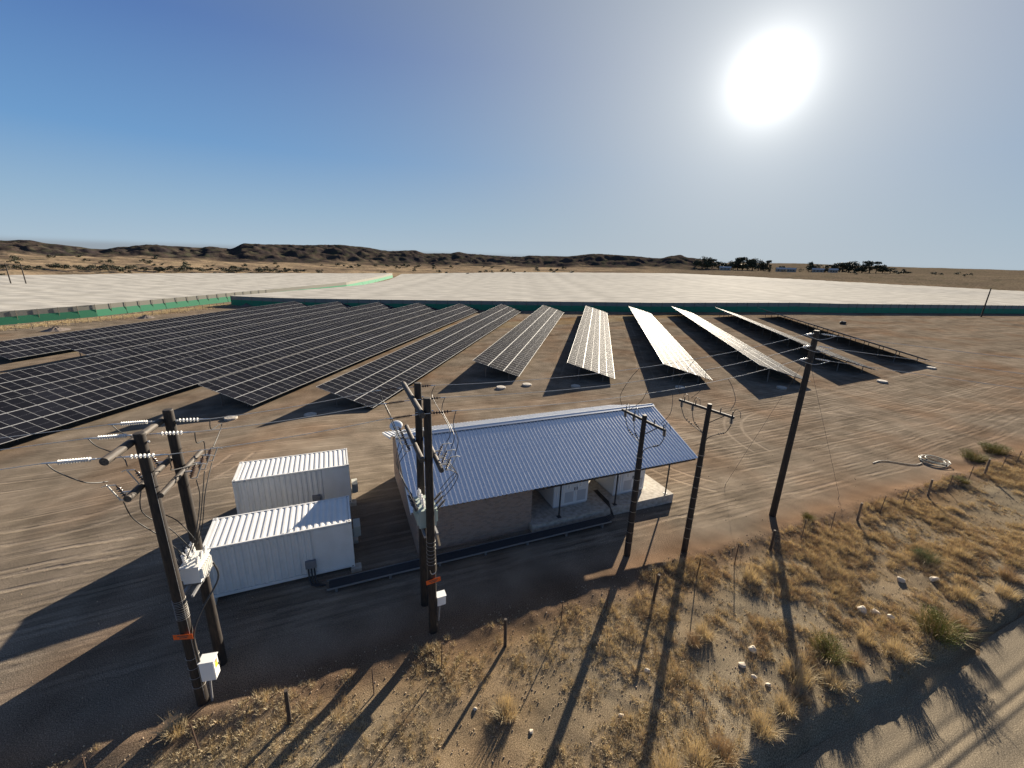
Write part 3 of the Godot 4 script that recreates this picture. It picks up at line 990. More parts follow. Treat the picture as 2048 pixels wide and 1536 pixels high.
func cabinet(x: float, label: String, B: Basis) -> void:
	var t := thing("inverter_cabinet", label, "cabinet", HUT + B * Vector3(x, 0.45, -1.0), B, "inverter cabinets in the hut's bay")
	var body := mat("cabinet_paint", lin(0.62, 0.63, 0.63), 0.45)
	var grey := mat("cabinet_grey", lin(0.40, 0.41, 0.42), 0.5)
	var bm := MB.new()
	bm.box(Vector3(1.22, 1.12, -1.25), Vector3(2.44, 2.04, 2.46))
	part("body", bm.commit(body), t)
	var pl := MB.new()
	pl.box(Vector3(1.22, 0.05, -1.25), Vector3(2.38, 0.10, 2.4))
	part("plinth", pl.commit(grey), t)
	for k in 4:
		var vm := MB.new()
		vm.box(Vector3(0.10 + k * 0.135, 1.12, 0.0), Vector3(0.085, 1.94, 0.03))
		part("fin", vm.commit(body), t)
	for k in 2:
		var x0 := 0.66 + k * 0.88
		var dm := MB.new()
		dm.box(Vector3(x0 + 0.42, 1.12, -0.012), Vector3(0.84, 1.92, 0.03))
		var d := part("door", dm.commit(body), t)
		var wm := MB.new()
		wm.box(Vector3(x0 + 0.42, 0.62, 0.008), Vector3(0.62, 0.72, 0.012))
		part("panel", wm.commit(grey), d)
		var sm2 := MB.new()
		sm2.box(Vector3(x0 + 0.36 - 0.08 * k, 1.34, 0.009), Vector3(0.27, 0.26, 0.010))
		part("notice", sm2.commit(mat("notice_white", lin(0.80, 0.80, 0.77), 0.6)), d)
		for q in 3:
			var lm := MB.new()
			lm.box(Vector3(x0 + 0.36 - 0.08 * k, 1.42 - q * 0.075, 0.015), Vector3(0.19 - 0.04 * (q % 2), 0.022, 0.004))
			part("print", lm.commit(mat("print_black", lin(0.05, 0.05, 0.05), 0.7)), d)
		var hm := MB.new()
		hm.box(Vector3(x0 + (0.78 if k == 0 else 0.07), 1.15, 0.03), Vector3(0.03, 0.20, 0.04))
		part("handle", hm.commit(mat("print_black", lin(0.05, 0.05, 0.05), 0.7)), d)

# ------------------------------------------------------------------ containers
func container(label: String, o: Vector3, turn: float, side_flat_from: float) -> Node3D:
	var B := Basis(Vector3.UP, deg_to_rad(turn))
	var t := thing("shipping_container", label, "container", o, B, "white shipping containers beside the hut")
	var paint := mat("container_white", lin(0.66, 0.655, 0.63), 0.5)
	paint.albedo_texture = ramp_tex(noise(91, 0.015, 5), 256, Color(0.92, 0.915, 0.90), Color(1, 1, 1), 1.2)
	paint.uv1_triplanar = true
	paint.uv1_scale = Vector3(0.35, 0.22, 0.35)
	var L := 6.06
	var D := 2.44
	var b := 0.2
	var H := 2.59
	var rf := ribbed(L - 0.34, D - 0.20, 0.272, 0.06, 0.030, paint)
	part("roof", rf, t, Transform3D(Basis.IDENTITY, Vector3(0.24, b + H - 0.045, -0.10)))
	var ends := MB.new()
	ends.box(Vector3(0.16, b + H - 0.03, -D / 2), Vector3(0.16, 0.03, D - 0.2))
	part("roof_plate", ends.commit(paint), t)
	var wall := ribbed(side_flat_from - 0.1, H - 0.30, 0.278, 0.11, 0.055, paint)
	for s in [0, 1]:
		var z := -0.045 if s == 0 else -D + 0.045
		var BB := Basis(Vector3.RIGHT, PI / 2) if s == 0 else Basis(Vector3.RIGHT, PI / 2)
		part("side_wall", wall, t, Transform3D(BB, Vector3(0.1, b + 0.16, z + (-0.035 if s == 0 else 0.0))))
		var fl := MB.new()
		fl.box(Vector3((side_flat_from + L - 0.08) / 2, b + H / 2, z - (0.005 if s == 0 else -0.005)), Vector3(L - 0.08 - side_flat_from, H - 0.26, 0.03))
		part("side_panel", fl.commit(paint), t)
	var ew := ribbed(D - 0.2, H - 0.30, 0.278, 0.12, 0.036, paint)
	part("end_wall", ew, t, Transform3D(Basis(Vector3(0, 0, 1), Vector3(-1, 0, 0), Vector3(0, -1, 0)), Vector3(0.07, b + 0.16, -D + 0.1)))
	for k in 2:
		var dm := MB.new()
		dm.box(Vector3(L - 0.05, b + H / 2, -0.13 - (D - 0.26) * (0.25 + 0.5 * k)), Vector3(0.05, H - 0.26, (D - 0.28) / 2))
		var d := part("door", dm.commit(paint), t)
		for q in 2:
			var bm := MB.new()
			var z := -0.13 - (D - 0.26) * (0.13 + 0.5 * k + 0.22 * q)
			bm.cyl(Vector3(L + 0.005, b + 0.16, z), Vector3(L + 0.005, b + H - 0.15, z), 0.02, 0.02, 6)
			part("lock_bar", bm.commit(mat("grey_steel", lin(0.35, 0.35, 0.35), 0.5, 0.4)), d)
	for x in [0.06, L - 0.06]:
		for z in [-0.06, -D + 0.06]:
			var pm := MB.new()
			pm.box(Vector3(x, b + H / 2, z), Vector3(0.13, H - 0.24, 0.13))
			part("corner_post", pm.commit(paint), t)
	for y in [b + 0.08, b + H - 0.05]:
		for z in [-0.045, -D + 0.045]:
			var rm := MB.new()
			rm.box(Vector3(L / 2, y, z), Vector3(L - 0.24, 0.14 if y < 1.0 else 0.085, 0.085))
			part("rail", rm.commit(paint), t)
		for x in [0.045, L - 0.045]:
			var rm := MB.new()
			rm.box(Vector3(x, y + 0.002, -D / 2), Vector3(0.086, 0.14 if y < 1.0 else 0.085, D - 0.24))
			part("rail", rm.commit(paint), t)
	var hole := mat("casting_hole", lin(0.03, 0.03, 0.03), 0.9)
	for x in [0.085, L - 0.085]:
		for y in [b + 0.058, b + H - 0.053]:
			for z in [-0.08, -D + 0.08]:
				var cm := MB.new()
				cm.box(Vector3(x, y, z), Vector3(0.182, 0.122, 0.168))
				var c := part("corner_casting", cm.commit(paint), t)
				var hm := MB.new()
				hm.box(Vector3(x, y, z + (0.085 if z > -1 else -0.085)), Vector3(0.08, 0.05, 0.006))
				if y > 1.0: hm.box(Vector3(x, y + 0.062, z), Vector3(0.09, 0.005, 0.05))
				part("aperture", hm.commit(hole), c)
	var fl2 := MB.new()
	fl2.box(Vector3(L / 2, b + 0.07, -D / 2), Vector3(L - 0.2, 0.06, D - 0.2))
	part("floor", fl2.commit(mat("dark_steel", lin(0.035, 0.035, 0.037), 0.6, 0.3)), t)
	# cable gland box on the long side, with cables
	var gm := MB.new()
	gm.box(Vector3(4.12, b + 0.72, 0.06), Vector3(0.46, 0.36, 0.17))
	part("gland_box", gm.commit(mat("gland_grey", lin(0.17, 0.17, 0.175), 0.6)), t)
	for k in 3:
		var x := 4.0 + k * 0.13
		var km := MB.new()
		km.tube([Vector3(x, b + 0.54, 0.08), Vector3(x, b + 0.28, 0.12), Vector3(x + 0.02, b + 0.02, 0.24), Vector3(x + 0.10, 0.06, 0.45), Vector3(x + 0.45, 0.05, 0.66)], 0.038, 7)
		part("cable", km.commit(mat("cable_black", lin(0.02, 0.02, 0.022), 0.55)), t)
	return t

func build_containers() -> void:
	var o1 := Vector3(-13.094, 0.0, -15.223)
	var o2 := Vector3(-15.346, 0.0, -20.862)
	var c1 := container("front white shipping container with half its ribbed roof in shade", o1, 23.1, 4.35)
	var c2 := container("rear white shipping container with fully sunlit ribbed roof", o2, 23.1, 4.7)
	var B := Basis(Vector3.UP, deg_to_rad(23.1))
	var concrete: Material = mats["concrete"]
	var block := MB.new()
	block.box(Vector3(0, 0.05, 0), Vector3(0.48, 0.30, 0.42))
	var bm := block.commit(concrete)
	var names := ["front container's near left corner", "front container's near right corner", "front container's far right corner", "rear container's near right corner"]
	var k := 0
	for s in [[o1, Vector3(0.0, 0, 0.02)], [o1, Vector3(6.12, 0, 0.0)], [o1, Vector3(6.1, 0, -2.3)], [o2, Vector3(6.1, 0, -0.1)]]:
		whole("concrete_block", bm, "grey concrete block under the " + names[k], "block", s[0] + B * s[1], B, "blocks carrying the containers")
		k += 1
	# air conditioners on the door ends
	k = 0
	for s in [[o1, Vector3(6.32, 0.95, -1.75)], [o2, Vector3(6.32, 0.62, -0.75)]]:
		var t := thing("air_conditioner", ["grey air conditioner on the front container's right end", "grey-green air conditioner on the rear container's right end"][k], "air conditioner", s[0] + B * s[1], B, "air conditioners on the containers")
		var am := MB.new()
		am.box(Vector3(0, 0.28, 0), Vector3(0.34, 0.56, 0.78))
		part("case", am.commit(mat("ac_grey", lin(0.36, 0.36, 0.32), 0.6)), t)
		var fm := MB.new()
		fm.lathe(Vector3(0.171, 0.28, 0.12), Vector3.RIGHT, [[0.21, 0.0], [0.20, 0.012], [0.17, 0.004], [0.0, 0.004]], 16)
		part("fan_grille", fm.commit(mat("dark_steel", lin(0.035, 0.035, 0.037), 0.6, 0.3)), t)
		var sm2 := MB.new()
		sm2.box(Vector3(-0.12, -0.03, 0), Vector3(0.36, 0.05, 0.7))
		part("bracket", sm2.commit(mat("grey_steel", lin(0.35, 0.35, 0.35), 0.5, 0.4)), t)
		k += 1

# ------------------------------------------------------------------ cable trays along the hut
func build_trays() -> void:
	var B := Basis(Vector3.UP, deg_to_rad(HUT_TURN))
	var t := thing("cable_tray", "low cable tray with black cables along the shaded front of the hut", "cable tray", HUT, B)
	var galv := mat("tray_steel", lin(0.32, 0.32, 0.32), 0.5, 0.6)
	var x0 := -4.1
	var x1 := 11.6
	var y := 0.24
	for z in [0.46, 1.08]:
		var x := x0
		while x < x1 - 0.1:
			var rm := MB.new()
			var e := minf(x + 3.0, x1)
			rm.box(Vector3((x + e) / 2 - 0.005, y, z), Vector3(e - x - 0.01, 0.09, 0.015))
			part("side_rail", rm.commit(galv), t)
			x += 3.0
	var q := x0 + 0.15
	while q < x1:
		var rm := MB.new()
		rm.box(Vector3(q, y - 0.03, 0.77), Vector3(0.03, 0.02, 0.60))
		part("rung", rm.commit(galv), t)
		q += 0.45
	for k in 9:
		var pts := []
		var z := 0.53 + k * 0.06
		for i in 30:
			pts.append(Vector3(lerpf(x0 + 0.1, x1 - 0.1, i / 29.0), y + 0.02 + 0.012 * nz_b.get_noise_2d(i * 9.0, k * 30.0), z + 0.02 * nz_b.get_noise_2d(i * 7.0, k * 50.0 + 7.0)))
		var cm := MB.new()
		cm.tube(pts, 0.026, 6)
		part("cable", cm.commit(mat("cable_black", lin(0.02, 0.02, 0.022), 0.55)), t)
	q = x0 + 0.4
	while q < x1:
		var sm2 := MB.new()
		sm2.box(Vector3(q, 0.06, 0.77), Vector3(0.12, 0.30, 0.56))
		part("support_block", sm2.commit(mat("block_grey", lin(0.16, 0.15, 0.14), 0.9)), t)
		q += 2.45
	var em := MB.new()
	for k in 4:
		em.tube([Vector3(x1 - 0.2, y + 0.03, 0.6 + k * 0.12), Vector3(x1 + 0.3, y + 0.10, 0.55 + k * 0.11), Vector3(x1 + 0.55, y + 0.2, 0.15), Vector3(x1 + 0.6 + k * 0.08, 0.48, -0.5), Vector3(x1 + 0.7 + k * 0.08, 0.47, -2.0)], 0.035, 6)
	part("cable_bend", em.commit(mat("cable_black", lin(0.02, 0.02, 0.022), 0.55)), t)

# ------------------------------------------------------------------ timber poles, line hardware, conductors
func timber() -> StandardMaterial3D:
	if mats.has("timber"): return mats["timber"]
	var m := mat("timber", Color.WHITE, 0.75)
	var f := noise(101, 0.02, 4)
	m.albedo_texture = ramp_tex(f, 256, Color(0.008, 0.006, 0.005), Color(0.034, 0.024, 0.017), 1.6)
	m.uv1_triplanar = true
	m.uv1_scale = Vector3(3.0, 0.35, 3.0)
	return m

func pole_mesh(h: float, r0: float, r1: float) -> ArrayMesh:
	var mb := MB.new()
	mb.cyl(Vector3(0, -0.5, 0), Vector3(0, h * 0.5, 0), r0, (r0 + r1) / 2, 16, false)
	mb.cyl(Vector3(0, h * 0.5, 0), Vector3(0, h - 0.03, 0), (r0 + r1) / 2, r1, 16, false)
	mb.lathe(Vector3(0, h - 0.03, 0), Vector3.UP, [[r1, 0.0], [r1 * 0.86, 0.03], [0.0, 0.035]], 16)
	return mb.commit(timber())

func porcelain() -> StandardMaterial3D:
	return mat("porcelain_white", lin(0.66, 0.65, 0.62), 0.25)

func insulator(p: Vector3, q: Vector3, sheds: int, r: float, m: Material) -> ArrayMesh:
	var d := (q - p)
	var L := d.length()
	var prof := [[0.0, 0.0], [0.022, 0.0], [0.022, L * 0.10]]
	for k in sheds:
		var y := L * (0.12 + 0.76 * k / sheds)
		var s := L * 0.76 / sheds
		prof.append([0.018, y]); prof.append([r, y + s * 0.30]); prof.append([r * 0.96, y + s * 0.5]); prof.append([0.018, y + s * 0.62])
	prof.append([0.022, L * 0.90]); prof.append([0.022, L]); prof.append([0.0, L])
	var mb := MB.new()
	mb.lathe(p, d, prof, 10)
	return mb.commit(m)

func sagged(p: Vector3, q: Vector3, sag: float, n := 24) -> Array:
	var out := []
	for i in n + 1:
		var t := float(i) / n
		out.append(p.lerp(q, t) - Vector3(0, sag * 4.0 * t * (1.0 - t), 0))
	return out

func curve(pts: Array, n := 6) -> Array:        # smooth line through the points
	var c := []
	for i in pts.size() - 1:
		var p0: Vector3 = pts[maxi(i - 1, 0)]
		var p1: Vector3 = pts[i]
		var p2: Vector3 = pts[i + 1]
		var p3: Vector3 = pts[mini(i + 2, pts.size() - 1)]
		for k in n:
			c.append(p1.cubic_interpolate(p2, p0, p3, float(k) / n))
	c.append(pts[pts.size() - 1])
	return c

func wire(called: String, pts: Array, r: float, m: Material, parent: Node) -> void:
	var mb := MB.new()
	mb.tube(pts, r, 5)
	part(called, mb.commit(m), parent)

func fuse(at: Vector3, out: Vector3, parent: Node) -> void:
	# drop-out fuse: bracket, porcelain body leaning out, fuse tube on two hinges
	var galv := mat("bright_steel", lin(0.62, 0.62, 0.60), 0.3, 0.8)
	var f := MeshInstance3D.new()
	var bm := MB.new()
	var base := at + out * 0.22
	bm.bar(at, base, 0.04, 0.05)
	var up := (Vector3.UP * 0.93 + out * 0.37).normalized()
	bm.bar(base + up * 0.26, base + up * 0.26 + out * 0.22, 0.02, 0.03)
	bm.bar(base - up * 0.26, base - up * 0.26 + out * 0.20, 0.02, 0.03)
	bm.bar(base + up * 0.28 + out * 0.2, base + up * 0.22 + out * 0.36, 0.02, 0.02)
	f.mesh = bm.commit(galv)
	f.name = "drop_out_fuse"
	parent.add_child(f, true)
	part("insulator", insulator(base - up * 0.25, base + up * 0.25, 5, 0.06, mat("brown_porcelain", lin(0.045, 0.028, 0.020), 0.2)), f)
	var tm := MB.new()
	tm.cyl(base - up * 0.25 + out * 0.17, base + up * 0.25 + out * 0.2, 0.018, 0.018, 8)
	part("fuse_tube", tm.commit(mat("fuse_grey", lin(0.45, 0.44, 0.40), 0.4)), f)

func bushing(p: Vector3, q: Vector3, r: float, m: Material, parent: Node) -> void:
	part("bushing", insulator(p, q, 5, r, m), parent)

func wraps(parent: Node, x: float, z: float, y0: float, y1: float, n: int, r: float) -> void:
	var galv := mat("wrap_wire", lin(0.30, 0.29, 0.27), 0.45, 0.6)
	for k in n:
		var y := lerpf(y0, y1, (k + 0.5) / n)
		var mb := MB.new()
		var pts := []
		for i in 17: pts.append(Vector3(x + cos(TAU * i / 16) * r, y + 0.018 * sin(TAU * i / 16 + k), z + sin(TAU * i / 16) * r))
		mb.tube(pts, 0.009, 4)
		part("wire_wrap", mb.commit(galv), parent)

func warning_sign(label: String, at: Vector3, B: Basis) -> void:
	var t := thing("warning_sign", label, "sign", at, B, "orange warning signs on timber poles")
	var pm := MB.new()
	pm.box(Vector3.ZERO, Vector3(0.58, 0.20, 0.006))
	part("plate", pm.commit(mat("sign_orange", lin(0.66, 0.10, 0.012), 0.55)), t)
	var k := mat("print_black", lin(0.05, 0.05, 0.05), 0.7)
	for l in [[0.036, 0.34], [-0.03, 0.22]]:
		var mb := MB.new()
		var x: float = -l[1] / 2
		var r := RandomNumberGenerator.new()
		r.seed = 8
		while x < l[1] / 2:
			var w := r.randf_range(0.018, 0.032)
			mb.box(Vector3(x + w / 2, l[0], 0.0045), Vector3(w, 0.042, 0.003))
			x += w + 0.009
		part("lettering", mb.commit(k), t)

func h_frame(label: String, mid: Vector3, zdir: Vector3, s: float, h0: float, h1: float, arm1: Array, phases: Array, y1: float, left_len: float, right_len: float, white_left: bool) -> Node3D:
	var Z := zdir.normalized()
	var X := Vector3.UP.cross(Z)
	var B := Basis(X, Vector3.UP, Z)
	var t := thing("pole_frame", label, "power pole", mid, B, "double timber pole frames")
	var wood := timber()
	part("pole", pole_mesh(h0, 0.185, 0.14), t, Transform3D(Basis(Vector3.RIGHT, 0.0), Vector3(0, 0, s / 2)))
	part("pole", pole_mesh(h1, 0.185, 0.14), t, Transform3D(Basis(Vector3.UP, 2.0), Vector3(0, 0, -s / 2)))
	var logm := mat("weathered_log", Color.WHITE, 0.7)
	if not logm.albedo_texture:
		logm.albedo_texture = ramp_tex(noise(102, 0.02, 4), 256, Color(0.022, 0.018, 0.015), Color(0.11, 0.088, 0.068), 1.5)
		logm.uv1_triplanar = true
		logm.uv1_scale = Vector3(3.0, 3.0, 0.35)
	var mb := MB.new()
	mb.cyl(Vector3(-0.24, y1, arm1[0]), Vector3(-0.24, y1 + 0.03, arm1[1]), 0.11, 0.10, 12)
	part("crossarm", mb.commit(logm), t)
	var steel := mat("bright_steel", lin(0.62, 0.62, 0.60), 0.3, 0.8)
	for z in [s / 2, -s / 2]:
		var bm := MB.new()
		bm.cyl(Vector3(-0.42, y1 + 0.01, z), Vector3(0.22, y1 + 0.01, z), 0.014, 0.014, 6)
		bm.cyl(Vector3(0.16, y1 + 0.01, z), Vector3(0.20, y1 + 0.01, z), 0.035, 0.035, 6)
		part("bolt", bm.commit(steel), t)
	var dark := mat("brown_porcelain", lin(0.045, 0.028, 0.020), 0.2)
	for z in phases:
		var l0 := Vector3(-0.36, y1 - 0.02, z)
		var lm := MB.new()
		lm.cyl(l0, l0 + Vector3(-0.22, 0, 0), 0.015, 0.015, 6)
		lm.cyl(l0 + Vector3(-left_len, -0.03, 0), l0 + Vector3(-left_len - 0.2, -0.03, 0), 0.024, 0.015, 6)
		lm.cyl(Vector3(-0.13, y1 - 0.02, z), Vector3(0.10, y1 - 0.02, z), 0.015, 0.015, 6)
		lm.cyl(Vector3(right_len - 0.02, y1 - 0.03, z), Vector3(right_len + 0.2, y1 - 0.03, z), 0.024, 0.015, 6)
		part("line_fitting", lm.commit(steel), t)
		part("insulator_string", insulator(l0 + Vector3(-0.2, 0, 0), l0 + Vector3(-left_len, -0.03, 0), 12, 0.062, porcelain() if white_left else dark), t)
		part("insulator_string", insulator(Vector3(0.08, y1 - 0.02, z), Vector3(right_len, y1 - 0.03, z), 6, 0.06, porcelain() if white_left else dark), t)
	return t

func conductor(words: String, p: Vector3, q: Vector3, sag: float, bright: bool) -> void:
	var m := mat("conductor_bright", lin(0.50, 0.48, 0.44), 0.7, 0.0)
	var mb := MB.new()
	mb.tube(sagged(Vector3.ZERO, q - p, sag), 0.0105, 8)
	whole("conductor_wire", mb.commit(m), words, "power line", p, Basis.IDENTITY, "power line conductors")

func transformer(label: String, at: Vector3, B: Basis, size: Vector3, col: Color, group: String) -> Node3D:
	var t := thing("transformer", label, "transformer", at, B, group)
	var paint := mat("transformer_" + str(int(col.r * 100)), col, 0.45)
	var bm := MB.new()
	bm.box(Vector3(0, -size.y / 2, 0), size)
	part("tank", bm.commit(paint), t)
	var lm := MB.new()
	lm.box(Vector3(0, 0.02, 0), Vector3(size.x + 0.08, 0.04, size.z + 0.08))
	part("lid", lm.commit(paint), t)
	for k in 7:
		for sgn in [-1, 1]:
			var fm := MB.new()
			fm.box(Vector3(sgn * (size.x / 2 + 0.04), -size.y * 0.52, -size.z * 0.4 + k * size.z * 0.8 / 6), Vector3(0.08, size.y * 0.66, 0.02))
			part("cooling_fin", fm.commit(paint), t)
	for k in 3:
		var z := -size.z * 0.34 + k * size.z * 0.34
		bushing(Vector3(-0.12, 0.04, z), Vector3(-0.16, 0.52, z), 0.075, porcelain(), t)
		bushing(Vector3(0.18, 0.04, z), Vector3(0.24, 0.34, z), 0.06, porcelain(), t)
		part("surge_arrester", insulator(Vector3(-size.x / 2 - 0.1, -0.05, z), Vector3(-size.x / 2 - 0.16, 0.42, z), 6, 0.055, mat("arrester_grey", lin(0.085, 0.085, 0.09), 0.5)), t)
	var cm := MB.new()
	cm.bar(Vector3(-size.x / 2, -size.y - 0.05, -size.z * 0.3), Vector3(size.x / 2, -size.y - 0.05, -size.z * 0.3), 0.10, 0.10)
	cm.bar(Vector3(-size.x / 2, -size.y - 0.05, size.z * 0.3), Vector3(size.x / 2, -size.y - 0.05, size.z * 0.3), 0.10, 0.10)
	part("bearer", cm.commit(mat("galvanised", lin(0.30, 0.30, 0.30), 0.55, 0.5)), t)
	return t

func build_poles() -> void:
	var steel := mat("bright_steel", lin(0.62, 0.62, 0.60), 0.3, 0.8)
	var galv := mat("galvanised", lin(0.30, 0.30, 0.30), 0.55, 0.5)
	var jump := mat("jumper_black", lin(0.03, 0.03, 0.03), 0.45)
	var logm: StandardMaterial3D
	# --- left frame
	var zA := Vector3(0.245, 0, 0.969)
	var A := h_frame("left double timber pole frame with white insulators and transformer", Vector3(-10.545, 0, -11.62), zA, 1.59, 10.22, 10.33, [1.95, -1.05], [1.68, 0.15, -0.92], 9.93, 1.15, 0.85, true)
	logm = mats["weathered_log"]
	var m := MB.new()
	m.cyl(Vector3(-0.26, 8.55, 1.45), Vector3(-0.26, 8.62, -1.15), 0.10, 0.09, 12)
	part("crossarm", m.commit(logm), A)
	m = MB.new()
	m.cyl(Vector3(0.25, 8.30, 0.95), Vector3(0.25, 8.42, -1.75), 0.085, 0.08, 12)
	part("crossarm", m.commit(logm), A)
	for z in [-0.35, -0.95, -1.55]: fuse(Vector3(0.33, 8.36, z), Vector3(1, 0, 0), A)
	for z in [1.1, 0.2, -0.7]: fuse(Vector3(-0.34, 8.58, z), Vector3(-1, 0, 0), A)
	var k := 0
	for z in [1.68, 0.15, -0.92]:
		wire("jumper", curve([Vector3(-1.62, 9.88, z), Vector3(-1.45, 9.62, z), Vector3(-1.0, 9.2, z - 0.12), Vector3(-0.82, 8.95, [1.1, 0.2, -0.7][k])]), 0.016, jump, A)
		wire("jumper", curve([Vector3(1.05, 9.88, z), Vector3(1.0, 9.5, z - 0.1), Vector3(0.72, 9.1, z - 0.45 * k - 0.7), Vector3(0.72, 8.62, [-0.35, -0.95, -1.55][k])]), 0.016, jump, A)
		wire("jumper", curve([Vector3(0.60, 8.05, [-0.35, -0.95, -1.55][k]), Vector3(0.62, 7.4, -0.3 - 0.2 * k), Vector3(0.50, 6.4, 0.1 - 0.25 * k), Vector3(0.22, 5.62, 0.36 - 0.4 * k)]), 0.016, jump, A)
		wire("jumper", curve([Vector3(-0.58, 8.28, [1.1, 0.2, -0.7][k]), Vector3(-0.62, 7.5, 0.8 - 0.4 * k), Vector3(-0.2, 6.6, 0.5 - 0.45 * k), Vector3(0.16, 5.7, 0.3 - 0.4 * k)]), 0.016, jump, A)
		k += 1
	wraps(A, 0, 0.795, 3.75, 4.55, 11, 0.175)
	wraps(A, 0, -0.795, 4.0, 4.6, 8, 0.175)
	wraps(A, 0, 0.795, 0.7, 2.4, 4, 0.188)
	wire("earth_wire", [Vector3(0.13, 9.0, 0.90), Vector3(0.15, 5.0, 0.93), Vector3(0.165, 0.4, 0.95)], 0.008, galv, A)
	var BA := A.basis
	transformer("white transformer with ribbed bushings on the left pole frame", A.position + BA * Vector3(0.20, 5.22, -0.12), BA, Vector3(0.50, 0.60, 0.82), lin(0.70, 0.70, 0.67), "pole transformers")
	m = MB.new()
	m.bar(Vector3(0.05, 4.50, 0.85), Vector3(0.05, 4.50, -0.85), 0.08, 0.10)
	m.bar(Vector3(0.36, 4.50, 0.75), Vector3(0.36, 4.50, -0.85), 0.06, 0.08)
	part("platform", m.commit(galv), A)
	var dn := MB.new()
	dn.tube(curve([Vector3(0.62, 4.9, -0.3), Vector3(0.72, 4.3, -0.2), Vector3(0.35, 3.6, 0.5), Vector3(0.20, 3.0, 0.86), Vector3(0.21, 1.9, 0.88)]), 0.03, 6)
	part("down_cable", dn.commit(jump), A)
	warning_sign("orange warning plate on the left frame's front pole", A.position + BA * Vector3(-0.02, 3.18, 0.99), BA * Basis(Vector3.UP, -0.12))
	meter_box("white meter box with yellow label strapped to the left frame's front pole", A.position + BA * Vector3(0.40, 1.15, 0.78), BA, Vector3(0.42, 0.78, 0.34), true)
	# --- centre frame
	var zC := Vector3(0.403, 0, 0.915)
	var C := h_frame("central double timber pole frame standing before the hut's left end", Vector3(-3.29, 0, -14.84), zC, 1.64, 10.42, 10.50, [1.15, -2.75], [0.95, -0.62, -2.3], 9.9, 0.85, 0.85, false)
	m = MB.new()
	m.cyl(Vector3(-0.26, 8.1, 0.95), Vector3(-0.26, 8.15, -2.3), 0.10, 0.09, 12)
	part("crossarm", m.commit(logm), C)
	m = MB.new()
	m.cyl(Vector3(0.25, 8.0, 1.75), Vector3(0.25, 8.25, -1.2), 0.09, 0.085, 12)
	part("crossarm", m.commit(logm), C)
	for z in [1.5, 0.95, 0.35]: fuse(Vector3(0.33, 8.1, z), Vector3(1, 0, 0), C)
	for z in [-0.4, -1.1, -1.8]: fuse(Vector3(-0.34, 8.14, z), Vector3(-1, 0, 0), C)
	k = 0
	for z in [0.95, -0.62, -2.3]:
		wire("jumper", curve([Vector3(-1.3, 9.85, z), Vector3(-1.15, 9.4, z), Vector3(-0.95, 8.9, [-0.4, -1.1, -1.8][k]), Vector3(-0.8, 8.42, [-0.4, -1.1, -1.8][k])]), 0.015, jump, C)
		wire("jumper", curve([Vector3(1.0, 9.85, z), Vector3(0.85, 9.4, z + 0.2), Vector3(0.95, 8.9, [1.5, 0.95, 0.35][k] - 0.1), Vector3(0.8, 8.4, [1.5, 0.95, 0.35][k])]), 0.015, jump, C)
		wire("jumper", curve([Vector3(0.6, 7.85, [1.5, 0.95, 0.35][k]), Vector3(1.05, 7.3, 1.0 - 0.2 * k), Vector3(0.95, 6.7, 0.7 - 0.3 * k), Vector3(0.62, 6.15, 0.5 - 0.3 * k)]), 0.015, jump, C)
		wire("jumper", curve([Vector3(-0.6, 7.85, [-0.4, -1.1, -1.8][k]), Vector3(-0.9, 7.2, -0.6 - 0.3 * k), Vector3(-0.75, 6.6, -0.2 - 0.3 * k), Vector3(-0.55, 6.1, 0.2 - 0.3 * k)]), 0.015, jump, C)
		# terminations standing out to both sides of the transformer
		part("surge_arrester", insulator(Vector3(0.34, 5.72, 0.55 - 0.3 * k), Vector3(0.66, 6.12, 0.62 - 0.3 * k), 7, 0.062, mat("arrester_grey", lin(0.085, 0.085, 0.09), 0.5)), C)
		part("surge_arrester", insulator(Vector3(-0.34, 5.66, 0.35 - 0.3 * k), Vector3(-0.64, 6.06, 0.32 - 0.3 * k), 7, 0.062, mat("arrester_grey", lin(0.085, 0.085, 0.09), 0.5)), C)
		k += 1
	var BC := C.basis
	transformer("pale green-grey transformer between the central pair of poles", C.position + BC * Vector3(-0.02, 5.7, 0.0), BC, Vector3(0.66, 0.75, 1.05), lin(0.36, 0.42, 0.38), "pole transformers")
	m = MB.new()
	m.bar(Vector3(-0.24, 4.85, 0.95), Vector3(-0.24, 4.85, -0.95), 0.08, 0.10)
	m.bar(Vector3(0.24, 4.85, 0.95), Vector3(0.24, 4.85, -0.95), 0.08, 0.10)
	part("platform", m.commit(galv), C)
	m = MB.new()
	m.bar(Vector3(0.24, 4.80, 0.9), Vector3(0.34, 4.25, 0.86), 0.05, 0.08)
	part("strut", m.commit(steel), C)
	wraps(C, 0, 0.82, 3.4, 4.6, 7, 0.172)
	dn = MB.new()
	dn.tube(curve([Vector3(0.10, 4.5, 0.99), Vector3(0.14, 3.8, 1.0), Vector3(0.15, 3.3, 1.0), Vector3(0.08, 3.12, 1.01), Vector3(-0.05, 3.13, 1.01), Vector3(-0.10, 3.3, 1.0)]), 0.016, 6)
	part("conduit", dn.commit(steel), C)
	warning_sign("orange warning plate on the central frame's front pole", C.position + BC * Vector3(0.02, 2.78, 1.02), BC * Basis(Vector3.UP, -0.05) * Basis(Vector3.BACK, 0.12))
	meter_box("small white switch box on the central frame's front pole", C.position + BC * Vector3(0.36, 1.35, 0.75), BC, Vector3(0.34, 0.42, 0.30), false)
